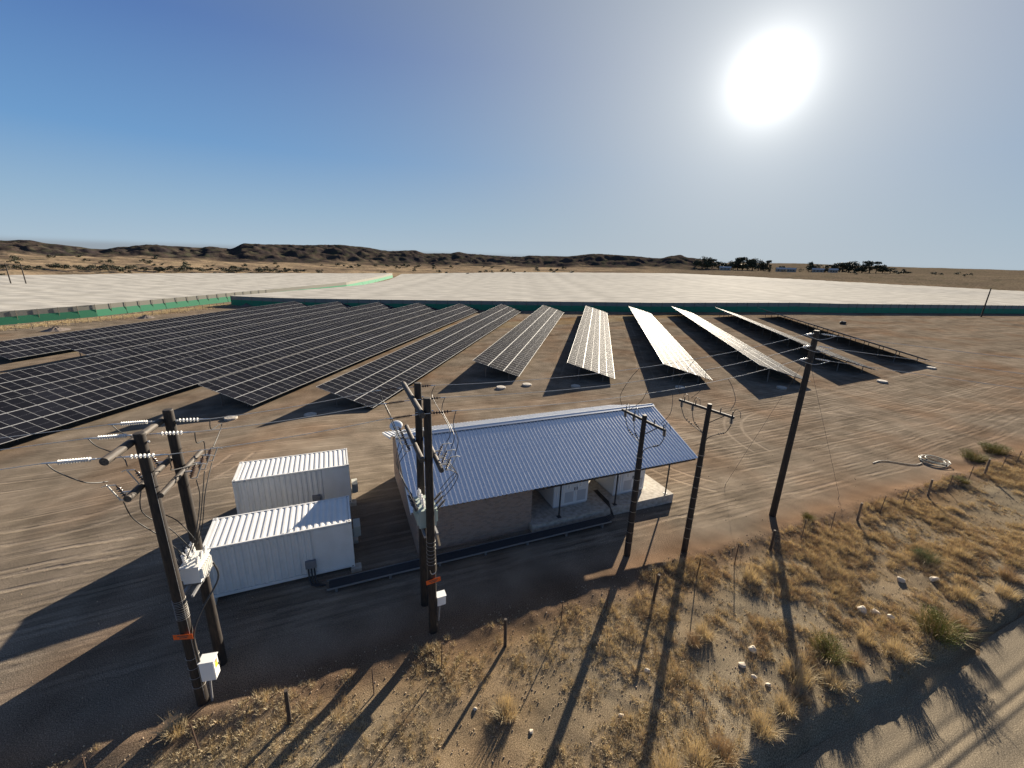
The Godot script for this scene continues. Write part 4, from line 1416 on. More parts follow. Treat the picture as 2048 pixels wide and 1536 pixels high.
	# --- single cable-end poles
	for s in [[Vector3(6.5, 0, -19.39), 8.1, Vector3(0.45, 0, 0.89), "shorter single timber pole with steel crossarm in front of the hut's right bay", 0.35], [Vector3(9.83, 0, -19.96), 8.62, Vector3(0.57, 0, 0.82), "single timber pole with steel crossarm just right of the hut roof corner", 0.0]]:
		cable_pole(s[0], s[1], s[2], s[3], s[4])
	# --- tall leaning-looking pole on the right
	var F := Vector3(16.97, 0, -23.82)
	F.y = ground_y(F.x, F.z)
	var tf := thing("timber_pole", "tall bare timber pole on the right carrying three wires on its side", "power pole", F, Basis.IDENTITY, "single timber poles")
	part("pole", pole_mesh(11.95, 0.20, 0.15), tf)
	var L := Vector3(-0.914, 0, 0.405)
	var R := Vector3(0.9, 0, 0.43)
	var fl := []
	var fr := []
	for y in [11.78, 11.08, 10.36]:
		var bm := MB.new()
		bm.cyl(Vector3(0, y, 0) + L * 0.32, Vector3(0, y, 0) - L * 0.3, 0.018, 0.018, 6)
		part("bolt", bm.commit(steel), tf)
		part("insulator_string", insulator(Vector3(0, y, 0) + L * 0.3, Vector3(0, y - 0.03, 0) + L * 0.95, 6, 0.05, porcelain()), tf)
		part("insulator_string", insulator(Vector3(0, y, 0) + R * 0.25, Vector3(0, y - 0.05, 0) + R * 0.95, 6, 0.05, porcelain()), tf)
		fl.append(F + Vector3(0, y - 0.03, 0) + L * 0.95)
		fr.append(F + Vector3(0, y - 0.05, 0) + R * 0.95)
		var jm := MB.new()
		jm.tube(curve([Vector3(0, y - 0.03, 0) + L * 0.95, Vector3(0.1, y - 0.3, 0.28), Vector3(0, y - 0.05, 0) + R * 0.95]), 0.012, 5)
		part("jumper", jm.commit(steel), tf)
	var stay := mat("stay_wire", lin(0.16, 0.15, 0.14), 0.5, 0.5)
	k = 0
	for s in [[Vector3(22.92, 0, -26.18), 10.2, "thin stay wire falling right from the tall right-hand pole"], [Vector3(15.66, 0, -27.44), 10.9, "thin stay wire falling away left of the tall right-hand pole"]]:
		var g := flat_at(s[0].x, s[0].z)
		var sw := thing("stay_wire", s[2], "stay wire", g, Basis.IDENTITY, "stay wires of the right pole")
		var top := F + Vector3(0, s[1], 0) - g
		var wm := MB.new()
		wm.tube([Vector3(0, 0.3, 0) + top * 0.0, top], 0.008, 5)
		part("wire", wm.commit(stay), sw)
		var rm := MB.new()
		rm.cyl(Vector3(-0.02, -0.3, 0.0), Vector3(0, 0.32, 0), 0.016, 0.016, 6)
		part("anchor_rod", rm.commit(stay), sw)
		k += 1
	# --- conductors
	var ph := ["rear", "middle", "front"]
	var za := [-0.92, 0.15, 1.68]
	var zc := [-2.3, -0.62, 0.95]
	for i in 3:
		var pa: Vector3 = A.position + BA * Vector3(-1.7, 9.88, za[i])
		conductor("dark %s wire of three leaving the left pole frame for the left edge" % ph[i], pa, pa + Vector3(-54, 0.6, 24.3), 0.7, false)
		var pb: Vector3 = A.position + BA * Vector3(1.05, 9.9, za[i])
		var pc: Vector3 = C.position + BC * Vector3(-1.4, 9.87, zc[i])
		conductor("%s wire of three between the left and central pole frames" % ph[i], pb, pc, 0.08, false)
		var pd: Vector3 = C.position + BC * Vector3(1.05, 9.87, zc[i])
		conductor("bright %s wire of three from the central frame to the tall right pole" % ph[i], pd, fl[i], 0.55, true)
		conductor("%s wire of three from the tall right pole towards the right edge" % ph[i], fr[i], fr[i] + Vector3(46, -0.3, 22), 0.5, false)
	# droppers from the line down to the two cable poles
	var n := 0
	for s in [[Vector3(6.5, 7.75, -19.39), Vector3(0.45, 0, 0.89).normalized(), "left"], [Vector3(9.83, 8.3, -19.96), Vector3(0.57, 0, 0.82).normalized(), "right"]]:
		for i in 3:
			var d: Vector3 = s[1] * [-1.75, -1.1, 1.0][i]
			var foot: Vector3 = s[0] + d + Vector3(0.05, 0.25, 0)
			var pd: Vector3 = C.position + BC * Vector3(1.05, 9.87, zc[i])
			var tt := clampf((foot.x + 0.5 - pd.x) / (fl[i].x - pd.x), 0, 1)
			var hit: Vector3 = pd.lerp(fl[i], tt) - Vector3(0, 0.55 * 4.0 * tt * (1.0 - tt), 0)
			var dm := MB.new()
			var side := Vector3(-0.35, 0, 0.1) if i == 0 else Vector3(0.28, 0, 0)
			dm.tube(curve([Vector3.ZERO, (hit - foot) * 0.3 + side, (hit - foot) * 0.72 + side * 0.7, hit - foot], 8), 0.013, 5)
			whole("dropper_wire", dm.commit(jump), "curved %s dropper wire above the %s crossarm pole" % [ph[i], s[2]], "wire", foot, Basis.IDENTITY, "dropper wires to the cable poles")
			n += 1

func meter_box(label: String, at: Vector3, B: Basis, size: Vector3, yellow: bool) -> void:
	var t := thing("meter_box", label, "box", at, B, "boxes strapped to the pole frames")
	var paint := mat("box_white", lin(0.74, 0.74, 0.71), 0.45)
	var bm := MB.new()
	bm.box(Vector3(0, size.y / 2, 0), size)
	part("case", bm.commit(paint), t)
	var rm := MB.new()
	rm.box(Vector3(0.01, size.y + 0.012, 0.0), Vector3(size.x + 0.05, 0.024, size.z + 0.05))
	part("lid", rm.commit(paint), t)
	var dm := MB.new()
	dm.box(Vector3(size.x / 2 + 0.006, size.y / 2, 0), Vector3(0.014, size.y - 0.05, size.z - 0.04))
	var d := part("door", dm.commit(paint), t)
	if yellow:
		var ym := MB.new()
		ym.box(Vector3(size.x / 2 + 0.015, size.y * 0.62, 0), Vector3(0.004, 0.20, 0.17))
		part("label_plate", ym.commit(mat("label_yellow", lin(0.78, 0.55, 0.04), 0.6)), d)
		var om := MB.new()
		om.box(Vector3(size.x / 2 + 0.015, size.y * 0.83, 0), Vector3(0.004, 0.10, 0.17))
		part("label_plate", om.commit(mat("label_red", lin(0.60, 0.18, 0.10), 0.6)), d)
	var lm := MB.new()
	lm.box(Vector3(size.x / 2 + 0.03, size.y * 0.5, -size.z * 0.38), Vector3(0.04, 0.09, 0.03))
	part("latch", lm.commit(mat("dark_steel", lin(0.035, 0.035, 0.037), 0.6, 0.3)), d)
	for y in [size.y * 0.2, size.y * 0.85]:
		var sm2 := MB.new()
		sm2.bar(Vector3(-size.x / 2 - 0.20, y, 0.0), Vector3(-size.x / 2 + 0.01, y, 0.0), 0.12, 0.03)
		part("bracket", sm2.commit(mat("galvanised", lin(0.30, 0.30, 0.30), 0.55, 0.5)), t)
	var cm := MB.new()
	cm.tube([Vector3(-0.05, 0.02, 0), Vector3(-0.06, -0.25, 0.02), Vector3(-0.12, -size.y - 0.42, 0.05)], 0.035, 7)
	part("conduit", cm.commit(mat("conduit_grey", lin(0.22, 0.22, 0.22), 0.6)), t)

func cable_pole(at: Vector3, h: float, zdir: Vector3, label: String, lean: float) -> void:
	at.y = ground_y(at.x, at.z)
	var Z := zdir.normalized()
	var B := Basis(Vector3.UP.cross(Z), Vector3.UP, Z)
	var t := thing("cable_pole", label, "power pole", at, B, "single timber poles")
	part("pole", pole_mesh(h, 0.155, 0.115), t)
	var dark := mat("arm_steel", lin(0.030, 0.030, 0.030), 0.8, 0.0)
	var y := h - 0.36
	var m := MB.new()
	m.box(Vector3(0.17, y, -0.3), Vector3(0.10, 0.12, 3.0))
	part("crossarm", m.commit(dark), t)
	m = MB.new()
	m.bar(Vector3(0.17, y - 0.05, 0.75), Vector3(0.11, y - 0.62, 0.08), 0.04, 0.04)
	part("brace", m.commit(dark), t)
	for z in [-1.5, -0.85, 0.5, 1.1]:
		var pm := MB.new()
		pm.cyl(Vector3(0.17, y + 0.05, z), Vector3(0.17, y + 0.28, z), 0.03, 0.022, 6)
		part("bracket", pm.commit(dark), t)
	var jump := mat("jumper_black", lin(0.03, 0.03, 0.03), 0.45)
	var grey := mat("arrester_grey", lin(0.085, 0.085, 0.09), 0.5)
	grey.roughness = 0.85
	grey.metallic_specular = 0.1
	var k := 0
	for z in [-1.75, -1.1, 1.0]:
		# arrester hanging from the arm
		part("surge_arrester", insulator(Vector3(0.36, y - 0.02, z), Vector3(0.40, y - 0.48, z), 6, 0.085, grey), t)
		wire("arrester_lead", curve([Vector3(0.38, y + 0.02, z), Vector3(0.30, y + 0.36, z + 0.14), Vector3(0.2, y + 0.34, z + 0.42), Vector3(0.17, y + 0.08, z + 0.5)]), 0.013, jump, t)
		# cable termination: rain sheds then the cable to the pole
		var p0 := Vector3(0.42, y - 0.5, z)
		var p1 := Vector3(0.36, y - 0.95, z * 0.82)
		var p2 := Vector3(0.28, y - 1.15, z * 0.5)
		var p3 := Vector3(0.16, y - 1.45 - 0.05 * k, signf(z) * 0.06)
		wire("cable", curve([p0, p1, p2, p3, Vector3(0.13, y - 2.2, signf(z) * 0.08)]), 0.020, jump, t)
		for q in 3:
			var c := p1.lerp(p2, 0.25 + 0.28 * q)
			var rm := MB.new()
			rm.lathe(c, (p2 - p1), [[0.02, -0.03], [0.06, 0.0], [0.02, 0.02]], 10)
			part("rain_shed", rm.commit(jump), t)
		k += 1
	for q in 3:
		var cm := MB.new()
		var a := -0.5 + 0.5 * q
		cm.tube([Vector3(0.14 * cos(a), y - 2.1, 0.14 * sin(a)), Vector3(0.165 * cos(a), h * 0.3, 0.165 * sin(a)), Vector3(0.175 * cos(a), 0.0, 0.175 * sin(a))], 0.028, 6)
		part("riser_cable", cm.commit(jump), t)
	var band := 0.9
	while band < y - 1.8:
		var bm := MB.new()
		bm.cyl(Vector3(0.02, band, 0), Vector3(0.02, band + 0.03, 0), 0.20, 0.20, 12, false)
		part("strap", bm.commit(mat("wrap_wire", lin(0.30, 0.29, 0.27), 0.45, 0.6)), t)
		band += 0.62

# ------------------------------------------------------------------ fence
func build_fence() -> void:
	var P := [[-9.52, -9.45, 1.15, 0], [-7.07, -10.31, 1.42, 1], [-4.6, -11.41, 1.18, 0], [-2.33, -12.47, 1.3, 0], [0.08, -13.55, 1.35, 1], [2.45, -14.62, 1.26, 0], [4.6, -15.5, 1.2, 0], [6.98, -16.25, 1.5, 1], [9.6, -17.75, 1.3, 0], [12.15, -19.0, 1.3, 0], [14.82, -20.31, 1.3, 1], [17.18, -21.32, 1.3, 0], [19.78, -22.5, 1.25, 0], [22.26, -23.62, 1.28, 1], [24.51, -24.6, 1.28, 0], [26.92, -25.61, 1.3, 0], [29.95, -27.05, 1.28, 1], [32.23, -27.95, 1.27, 0], [35.14, -29.35, 1.3, 0], [37.8, -30.66, 1.32, 1], [40.19, -31.66, 1.29, 0], [42.53, -32.64, 1.31, 0], [45.1, -33.8, 1.3, 1], [-12.0, -8.4, 1.2, 0], [-14.5, -7.4, 1.4, 1]]
	P.sort_custom(func(a, b): return a[0] < b[0])
	var o := flat_at(0.08, -13.55)
	var t := thing("wire_fence", "old wire fence of dark wooden posts and thin droppers along the dry verge", "fence", o)
	var wood := mat("fence_wood", lin(0.045, 0.032, 0.024), 0.85)
	var wood2 := mat("fence_grey", lin(0.13, 0.095, 0.068), 0.85)
	var rust := mat("rusty_iron", lin(0.060, 0.034, 0.022), 0.8)
	var tops := []
	for p in P:
		var g := flat_at(p[0], p[1]) - o
		var lean := Vector3(rng.randf_range(-0.05, 0.05), 1.0, rng.randf_range(-0.05, 0.05)).normalized()
		var mb := MB.new()
		if p[3] == 1:
			mb.cyl(g - lean * 0.3, g + lean * p[2], 0.075, 0.062, 9)
			part("post", mb.commit(wood if p[0] < 16.0 else wood2), t)
		else:
			mb.bar(g - lean * 0.3, g + lean * p[2], 0.035, 0.035)
			part("dropper", mb.commit(rust if p[0] < 16.0 else wood2), t)
		tops.append([g, lean, p[2]])
	for f in [0.95, 0.70, 0.45, 0.22]:
		var mb := MB.new()
		for i in tops.size() - 1:
			var a: Vector3 = tops[i][0] + tops[i][1] * (1.25 * f)
			var b: Vector3 = tops[i + 1][0] + tops[i + 1][1] * (1.25 * f)
			mb.tube(sagged(a, b, 0.03, 3), 0.0035, 4)
		part("wire", mb.commit(rust), t)
	# farm fence beside the left net shelter
	var g0 := Vector3(-101.0, 0, -108.0)
	g0.y = ground_y(g0.x, g0.z)
	var t2 := thing("wire_fence", "distant thin farm fence in front of the bright green side net", "fence", g0)
	var prev := Vector3.ZERO
	for i in 26:
		var p := along([Vector2(-112, -78), Vector2(-104, -94), Vector2(-100.5, -108), Vector2(-94, -138)], i / 25.0)
		var g := flat_at(p.x, p.y) - g0
		var mb := MB.new()
		mb.cyl(g - Vector3(0, 0.3, 0), g + Vector3(0.02, 1.3, 0), 0.06, 0.05, 6)
		part("post", mb.commit(wood2), t2)
		if i > 0:
			var wm := MB.new()
			for f in [0.4, 0.8, 1.2]: wm.cyl(prev + Vector3(0, f, 0), g + Vector3(0, f, 0), 0.006, 0.006, 4, false)
			part("wire", wm.commit(rust), t2)
		prev = g

# ------------------------------------------------------------------ small things on the site
func rock_mesh(seed_: int, m: Material) -> ArrayMesh:
	var sp := SphereMesh.new()
	sp.radial_segments = 12
	sp.rings = 7
	sp.radius = 0.5
	sp.height = 1.0
	var a := sp.get_mesh_arrays()
	var vs: PackedVector3Array = a[Mesh.ARRAY_VERTEX]
	var ix: PackedInt32Array = a[Mesh.ARRAY_INDEX]
	var f := noise(seed_, 0.9, 2)
	var r := RandomNumberGenerator.new()
	r.seed = seed_
	var cuts := []
	for k in 9: cuts.append([Vector3(r.randf_range(-1, 1), r.randf_range(-1, 1), r.randf_range(-1, 1)).normalized(), r.randf_range(0.28, 0.42)])
	for i in vs.size():
		var p := vs[i] * (1.0 + 0.25 * f.get_noise_3dv(vs[i] * 2.0))
		for c in cuts:
			var d: float = p.dot(c[0]) - c[1]
			if d > 0.0: p -= c[0] * d
		vs[i] = p
	var mb := MB.new()
	for i in range(0, ix.size(), 3):
		var p := vs[ix[i]]
		var q := vs[ix[i + 1]]
		var s := vs[ix[i + 2]]
		var nn := (q - p).cross(s - p)
		if nn.length() < 1e-7: continue
		nn = nn.normalized()
		if nn.dot(p + q + s) < 0.0: nn = -nn
		mb.tri(p, q, s, nn, nn, nn)
	return mb.commit(m)

func build_site_items() -> void:
	# round concrete covers near the row ends
	var concrete: Material = mats["concrete"]
	var cm := MB.new()
	cm.lathe(Vector3.ZERO, Vector3.UP, [[0.62, -0.25], [0.62, 0.16], [0.57, 0.21], [0.0, 0.215]], 28)
	var cover := cm.commit(concrete)
	var lm := MB.new()
	lm.lathe(Vector3.ZERO, Vector3.UP, [[0.30, 0.20], [0.30, 0.235], [0.0, 0.24]], 20)
	var lid := lm.commit(concrete)
	for c in [[-29.17, -41.1, "leftmost round concrete cover, in front of the dark solar block"], [-20.71, -40.91, "round concrete cover in the shadow of the table behind the central poles"], [-1.42, -52.98, "left one of two sunlit round concrete covers side by side behind the hut"], [2.01, -54.46, "right one of two sunlit round concrete covers side by side behind the hut"], [8.45, -54.04, "round concrete cover in the shadow of the silvery straight table"], [22.32, -54.13, "round concrete cover in the shadow behind the right crossarm pole"], [35.95, -54.46, "round concrete cover in shadow just left of the tall right pole"], [52.36, -58.22, "bright round concrete cover right of the tall right pole"], [67.0, -66.57, "far right bright round concrete cover at the rightmost table's end"]]:
		var t := thing("concrete_cover", c[2], "concrete cover", flat_at(c[0], c[1]), Basis(Vector3.UP, rng.randf() * 6.0), "round concrete covers at the row ends")
		part("ring", cover, t)
		part("lid", lid, t)
	# coil of hose by the fence
	var hp := flat_at(35.68, -32.85)
	var hose := thing("hose_coil", "coil of pale hose lying on the soil near the right fence", "hose", hp)
	var hm := mat("hose_grey", lin(0.27, 0.27, 0.22), 0.5)
	for k in 6:
		var pts := []
		for i in 33:
			var a := TAU * i / 32.0
			var rr := 0.85 + 0.10 * sin(k * 2.1) + 0.05 * sin(3.0 * a + k)
			pts.append(Vector3(cos(a) * rr + 0.05 * k, 0.06 + 0.055 * k + 0.03 * sin(2.0 * a + k * 1.3), sin(a) * rr * 0.95 + 0.12 * sin(k * 1.7)))
		var mb := MB.new()
		mb.tube(pts, 0.028, 6)
		part("loop", mb.commit(hm), hose)
	var tail := []
	for i in 20:
		var q := Vector3(-1.1 - i * 0.22, 0, 0.3 + 0.35 * sin(i * 0.35))
		tail.append(Vector3(q.x, ground_y(hp.x + q.x, hp.z + q.z) - hp.y + 0.05, q.z))
	var tm := MB.new()
	tm.tube(tail, 0.035, 6)
	part("tail", tm.commit(mat("cable_black", lin(0.02, 0.02, 0.022), 0.55)), hose)
	# dark bundle on the far pad
	var bp := flat_at(88.95, -115.84)
	whole("boulder", rock_mesh(7, mat("dark_rock", lin(0.05, 0.045, 0.04), 0.9)), "lone dark boulder on the bare soil right of the last table", "boulder", bp + Vector3(0, 0.35, 0), Basis.IDENTITY.scaled(Vector3(1.7, 1.3, 1.5)))
	# heaps of soil beside the left net
	var hmat := mat("heap_soil", lin(0.15, 0.12, 0.10), 0.95)
	var k := 0
	for h in [[-99.59, -91.0, 5.0, "low dark soil heap at the left edge before the green net"], [-96.6, -111.0, 4.2, "dark soil heap between the first table and the green net"], [-88.5, -141.0, 3.8, "soil heap near the corner where the two nets meet"]]:
		var mb := MB.new()
		var rings := 7
		var seg := 22
		var pts := []
		for j in rings + 1:
			for i in seg:
				var a := TAU * i / seg
				var rr := float(j) / rings
				var e := 1.0 + 0.22 * nz_b.get_noise_2d(cos(a) * 30.0 + k * 50.0, sin(a) * 30.0)
				var y: float = 0.85 * pow(maxf(0.0, 1.0 - rr), 1.2) * (1.0 + 0.5 * nz_b.get_noise_2d(i * 9.0, j * 9.0 + k * 40.0)) - 0.06
				pts.append(Vector3(cos(a) * rr * e * h[2] * 0.5, y, sin(a) * rr * e * h[2] * 0.5))
		for j in rings:
			for i in seg:
				var a0: Vector3 = pts[j * seg + i]
				var a1: Vector3 = pts[j * seg + (i + 1) % seg]
				var b0: Vector3 = pts[(j + 1) * seg + i]
				var b1: Vector3 = pts[(j + 1) * seg + (i + 1) % seg]
				var nn := (b1 - a0).cross(b0 - a0)
				if nn.length() < 1e-6: nn = Vector3.UP
				nn = nn.normalized()
				if nn.y < 0: nn = -nn
				mb.tri(a0, b0, b1, nn, nn, nn)
				if j > 0: mb.tri(a0, b1, a1, nn, nn, nn)
		whole("soil_heap", mb.commit(hmat), h[3], "soil heap", flat_at(h[0], h[1]), Basis.IDENTITY, "soil heaps by the left net")
		k += 1
	# stones on the verge
	var stone := mat("pale_stone", lin(0.50, 0.43, 0.33), 0.85)
	var variants := []
	for i in 4: variants.append(rock_mesh(20 + i, stone))
	var spots := [[10.30, -13.71, 0.42, "largest pale stone of the small group under the tall pole's shadow"], [9.55, -13.05, 0.34, "flat pale stone left of the largest stone on the verge"], [9.75, -12.55, 0.26, "small stone below the group on the bare verge"], [10.1, -12.25, 0.24, "lowest stone of the small group on the bare verge"], [16.6, -16.0, 0.50, "left pale slab of the stone cluster above the big olive bush"], [17.15, -15.95, 0.42, "right pale slab of the stone cluster above the big olive bush"], [17.7, -15.7, 0.36, "dark-sided stone beside the slab cluster above the olive bush"], [20.3, -18.2, 0.45, "flat stone beside the grey-green shrub on the right verge"], [22.1, -18.3, 0.5, "stone at the foot of the grey-green shrub"], [1.05, -10.35, 0.20, "small white stone low in the middle of the verge"], [4.2, -10.9, 0.22, "pale stone beside the wheel mark in the middle verge"], [-0.9, -11.0, 0.18, "small pale stone near the bottom of the pole shadows"], [5.6, -12.6, 0.24, "pale stone between the two long pole shadows"]]
	for i in spots.size():
		var s: Array = spots[i]
		var p := flat_at(s[0], s[1])
		whole("stone", variants[i % 4], s[3], "stone", p + Vector3(0, s[2] * 0.16, 0), Basis(Vector3.UP, rng.randf() * 6.0).scaled(Vector3(s[2], s[2] * 0.62, s[2] * 0.8)), "pale stones on the verge")

# ------------------------------------------------------------------ things far away
func leaf_cloud(r: RandomNumberGenerator, n: int, lobes: Array, leaf: float, m: Material) -> ArrayMesh:
	var mb := MB.new()
	for i in n:
		var l: Array = lobes[r.randi() % lobes.size()]
		var d := Vector3(r.randfn(), r.randfn(), r.randfn()).normalized() * pow(r.randf(), 0.45)
		var p: Vector3 = l[0] + Vector3(d.x * l[1].x, d.y * l[1].y, d.z * l[1].z)
		var a := Vector3(r.randfn(), r.randfn(), r.randfn()).normalized() * leaf * r.randf_range(0.6, 1.3)
		var b := a.cross(Vector3(r.randfn(), r.randfn(), r.randfn())).normalized() * leaf * r.randf_range(0.35, 0.7)
		var nn := a.cross(b).normalized()
		var s := r.randf_range(0.7, 1.25)
		mb.col = Color(s, s, s * 0.95)
		mb.tri(p - a, p + b, p + a, nn, nn, nn)
		mb.tri(p - a, p + a, p - b * 0.8, nn, nn, nn)
	return mb.commit(m)

const ORD := ["first", "second", "third", "fourth", "fifth", "sixth", "seventh", "eighth", "ninth", "tenth", "eleventh", "twelfth", "thirteenth", "fourteenth", "fifteenth", "sixteenth", "seventeenth", "eighteenth", "nineteenth", "twentieth", "twenty-first", "twenty-second", "twenty-third", "twenty-fourth", "twenty-fifth", "twenty-sixth", "twenty-seventh", "twenty-eighth"]

func build_distance() -> void:
	var leafm := mat("far_leaf", lin(0.060, 0.066, 0.034), 0.8)
	leafm.vertex_color_use_as_albedo = true
	var bark := mat("far_bark", lin(0.07, 0.05, 0.035), 0.9)
	var r := RandomNumberGenerator.new()
	r.seed = 17
	var crowns := []
	for k in 5:
		var lobes := []
		for q in 7: lobes.append([Vector3(r.randf_range(-0.36, 0.36), r.randf_range(0.22, 0.84), r.randf_range(-0.36, 0.36)), Vector3(r.randf_range(0.15, 0.28), r.randf_range(0.12, 0.22), r.randf_range(0.13, 0.26))])
		crowns.append(leaf_cloud(r, 900, lobes, 0.055, leafm))
	var trunk := MB.new()
	trunk.cyl(Vector3(0, -0.1, 0), Vector3(0.01, 0.45, 0), 0.035, 0.022, 7)
	trunk.cyl(Vector3(0.01, 0.42, 0), Vector3(0.18, 0.66, 0.08), 0.02, 0.010, 5)
	trunk.cyl(Vector3(0.01, 0.40, 0), Vector3(-0.17, 0.64, -0.06), 0.02, 0.010, 5)
	trunk.cyl(Vector3(0.01, 0.42, 0), Vector3(0.02, 0.74, -0.12), 0.018, 0.010, 5)
	var trunk_m := trunk.commit(bark)
	# [azimuth, height, width, distance]
	var trees := [[22.1, 9, 8, 560], [22.9, 13, 12, 555], [23.4, 14, 13, 560], [23.9, 12, 13, 566], [24.6, 10, 10, 570], [25.2, 9, 11, 572], [26.0, 11, 12, 575], [26.6, 14, 15, 580], [27.1, 15, 16, 585], [27.6, 14, 15, 580], [28.1, 15, 15, 572], [28.7, 13, 14, 568], [29.2, 11, 12, 570], [29.7, 12, 6, 575], [31.0, 6, 8, 590], [33.5, 13, 9, 570], [34.0, 8, 10, 565], [34.9, 8, 11, 560], [35.7, 8, 10, 560], [36.4, 11, 14, 565], [36.9, 13, 13, 568], [37.4, 11, 14, 570], [38.0, 10, 12, 560], [38.6, 12, 13, 562], [39.1, 9, 10, 565], [39.6, 10, 9, 566], [40.2, 6, 9, 560], [41.2, 5, 8, 570]]
	for i in trees.size():
		var s: Array = trees[i]
		var p := far_point(s[0], s[3])
		var t := thing("tree", "tree %s from the left along the right skyline grove, %s" % [ORD[i], "tall and broad" if s[1] >= 13 else ("middling" if s[1] >= 10 else "low and bushy")], "tree", p, Basis(Vector3.UP, r.randf() * 6.28).scaled(Vector3(s[2] * 1.35, s[1], s[2] * 1.35)), "trees of the grove on the right skyline")
		part("trunk", trunk_m, t)
		part("crown", crowns[i % 5], t)
	# shrubs dotted over the plain on the left
	var shrubs := []
	for k in 3:
		var lobes := []
		for q in 5: lobes.append([Vector3(r.randf_range(-0.32, 0.32), r.randf_range(0.18, 0.7), r.randf_range(-0.32, 0.32)), Vector3(0.24, 0.20, 0.24)])
		shrubs.append(leaf_cloud(r, 260, lobes, 0.08, leafm))
	for i in 110:
		var az := r.randf_range(-50.0, 8.0)
		var d := r.randf_range(330.0, 470.0) if az > -30.0 else r.randf_range(300.0, 440.0)
		var p := far_point(az, d)
		var s := r.randf_range(1.6, 4.2)
		whole("shrub", shrubs[i % 3], "small dark shrub dotted on the dry plain below the hills", "shrub", p, Basis(Vector3.UP, r.randf() * 6.0).scaled(Vector3(s * 1.5, s, s * 1.5)), "shrubs on the far plain")
	for i in 40:      # greener belt behind the left net
		var az := -50.0 + i * 0.62 + r.randf_range(-0.2, 0.2)
		var p := far_point(az, lerpf(330.0, 345.0, r.randf()) + maxf(0.0, az + 40.0) * 1.5)
		var s := r.randf_range(2.0, 3.8)
		whole("shrub", shrubs[i % 3], "green thicket shrub in the belt behind the left net canopy", "shrub", p, Basis(Vector3.UP, r.randf() * 6.0).scaled(Vector3(s * 2.4, s, s * 1.8)), "thicket belt behind the left net")
	for i in 44:
		var az := r.randf_range(22.0, 46.0)
		var p := far_point(az, r.randf_range(500.0, 620.0))
		var s := r.randf_range(1.5, 3.5)
		whole("shrub", shrubs[i % 3], "low scrub bush on the slope around the right grove", "shrub", p, Basis(Vector3.UP, r.randf() * 6.0).scaled(Vector3(s * 1.6, s, s * 1.6)), "scrub around the right grove")
	# pale farm roofs among the trees
	var wall := mat("farm_wall", lin(0.30, 0.28, 0.24), 0.8)
	var roof := mat("farm_roof", lin(0.40, 0.39, 0.37), 0.6, 0.0)
	var k := 0
	for f in [[25.3, 540, 16.0, "farmhouse with pale roof at the grove's left end"], [30.9, 550, 13.0, "long low farm shed with bright roof between the tree groups"], [31.9, 545, 11.0, "small bright farm shed just right of the long one"], [34.3, 545, 14.0, "pale farmhouse under the lone taller tree"], [35.6, 540, 10.0, "small white farm building right of the lone tree"]]:
		var p := far_point(f[0], f[1])
		var t := thing("farm_building", f[3], "farm building", p, Basis(Vector3.UP, deg_to_rad(-f[0] + 12.0 * sin(k * 2.0))), "farm buildings on the right skyline")
		var L: float = f[2] * 0.7
		var wm := MB.new()
		wm.box(Vector3(0, 1.2, 0), Vector3(L, 3.2, 6.0))
		part("wall", wm.commit(wall), t)
		var rm := MB.new()
		for s in [-1, 1]:
			rm.quad(Vector3(-L / 2 - 0.4, 2.7, s * 3.4), Vector3(L / 2 + 0.4, 2.7, s * 3.4), Vector3(L / 2 + 0.4, 4.2, 0), Vector3(-L / 2 - 0.4, 4.2, 0), Vector3(0, 0.9, s * 0.4).normalized())
			rm.tri(Vector3(s * L / 2, 2.75, -3.0), Vector3(s * L / 2, 2.75, 3.0), Vector3(s * L / 2, 4.1, 0), Vector3(s, 0, 0), Vector3(s, 0, 0), Vector3(s, 0, 0))
		part("roof", rm.commit(roof), t)
		for q in 3:
			var dm := MB.new()
			dm.box(Vector3(-L * 0.3 + q * L * 0.3, 1.5, 3.01), Vector3(1.2, 1.3, 0.06))
			part("window", dm.commit(mat("far_window", lin(0.04, 0.04, 0.05), 0.2)), t)
		k += 1
	# distant line poles
	var tm := MB.new()
	tm.cyl(Vector3(0, -0.6, 0), Vector3(0, 9.6, 0), 0.22, 0.16, 8)
	tm.bar(Vector3(-1.0, 9.0, 0), Vector3(1.0, 9.0, 0), 0.12, 0.14)
	var far_pole := tm.commit(timber())
	whole("distant_pole", far_pole, "lone thin pole standing at the far right before the dark green net", "power pole", flat_at(158.7, -146.6), Basis(Vector3.UP, 0.8), "distant line poles")
	k = 0
	for q in [[-185.0, -158.2], [-182.0, -160.5]]:
		whole("distant_pole", far_pole, ["left one of a distant pole pair at the left edge of the net", "right one of a distant pole pair at the left edge of the net"][k], "power pole", Vector3(q[0], land_y(q[0], q[1]) + 0.5, q[1]), Basis(Vector3.UP, 0.4), "distant line poles")
		k += 1

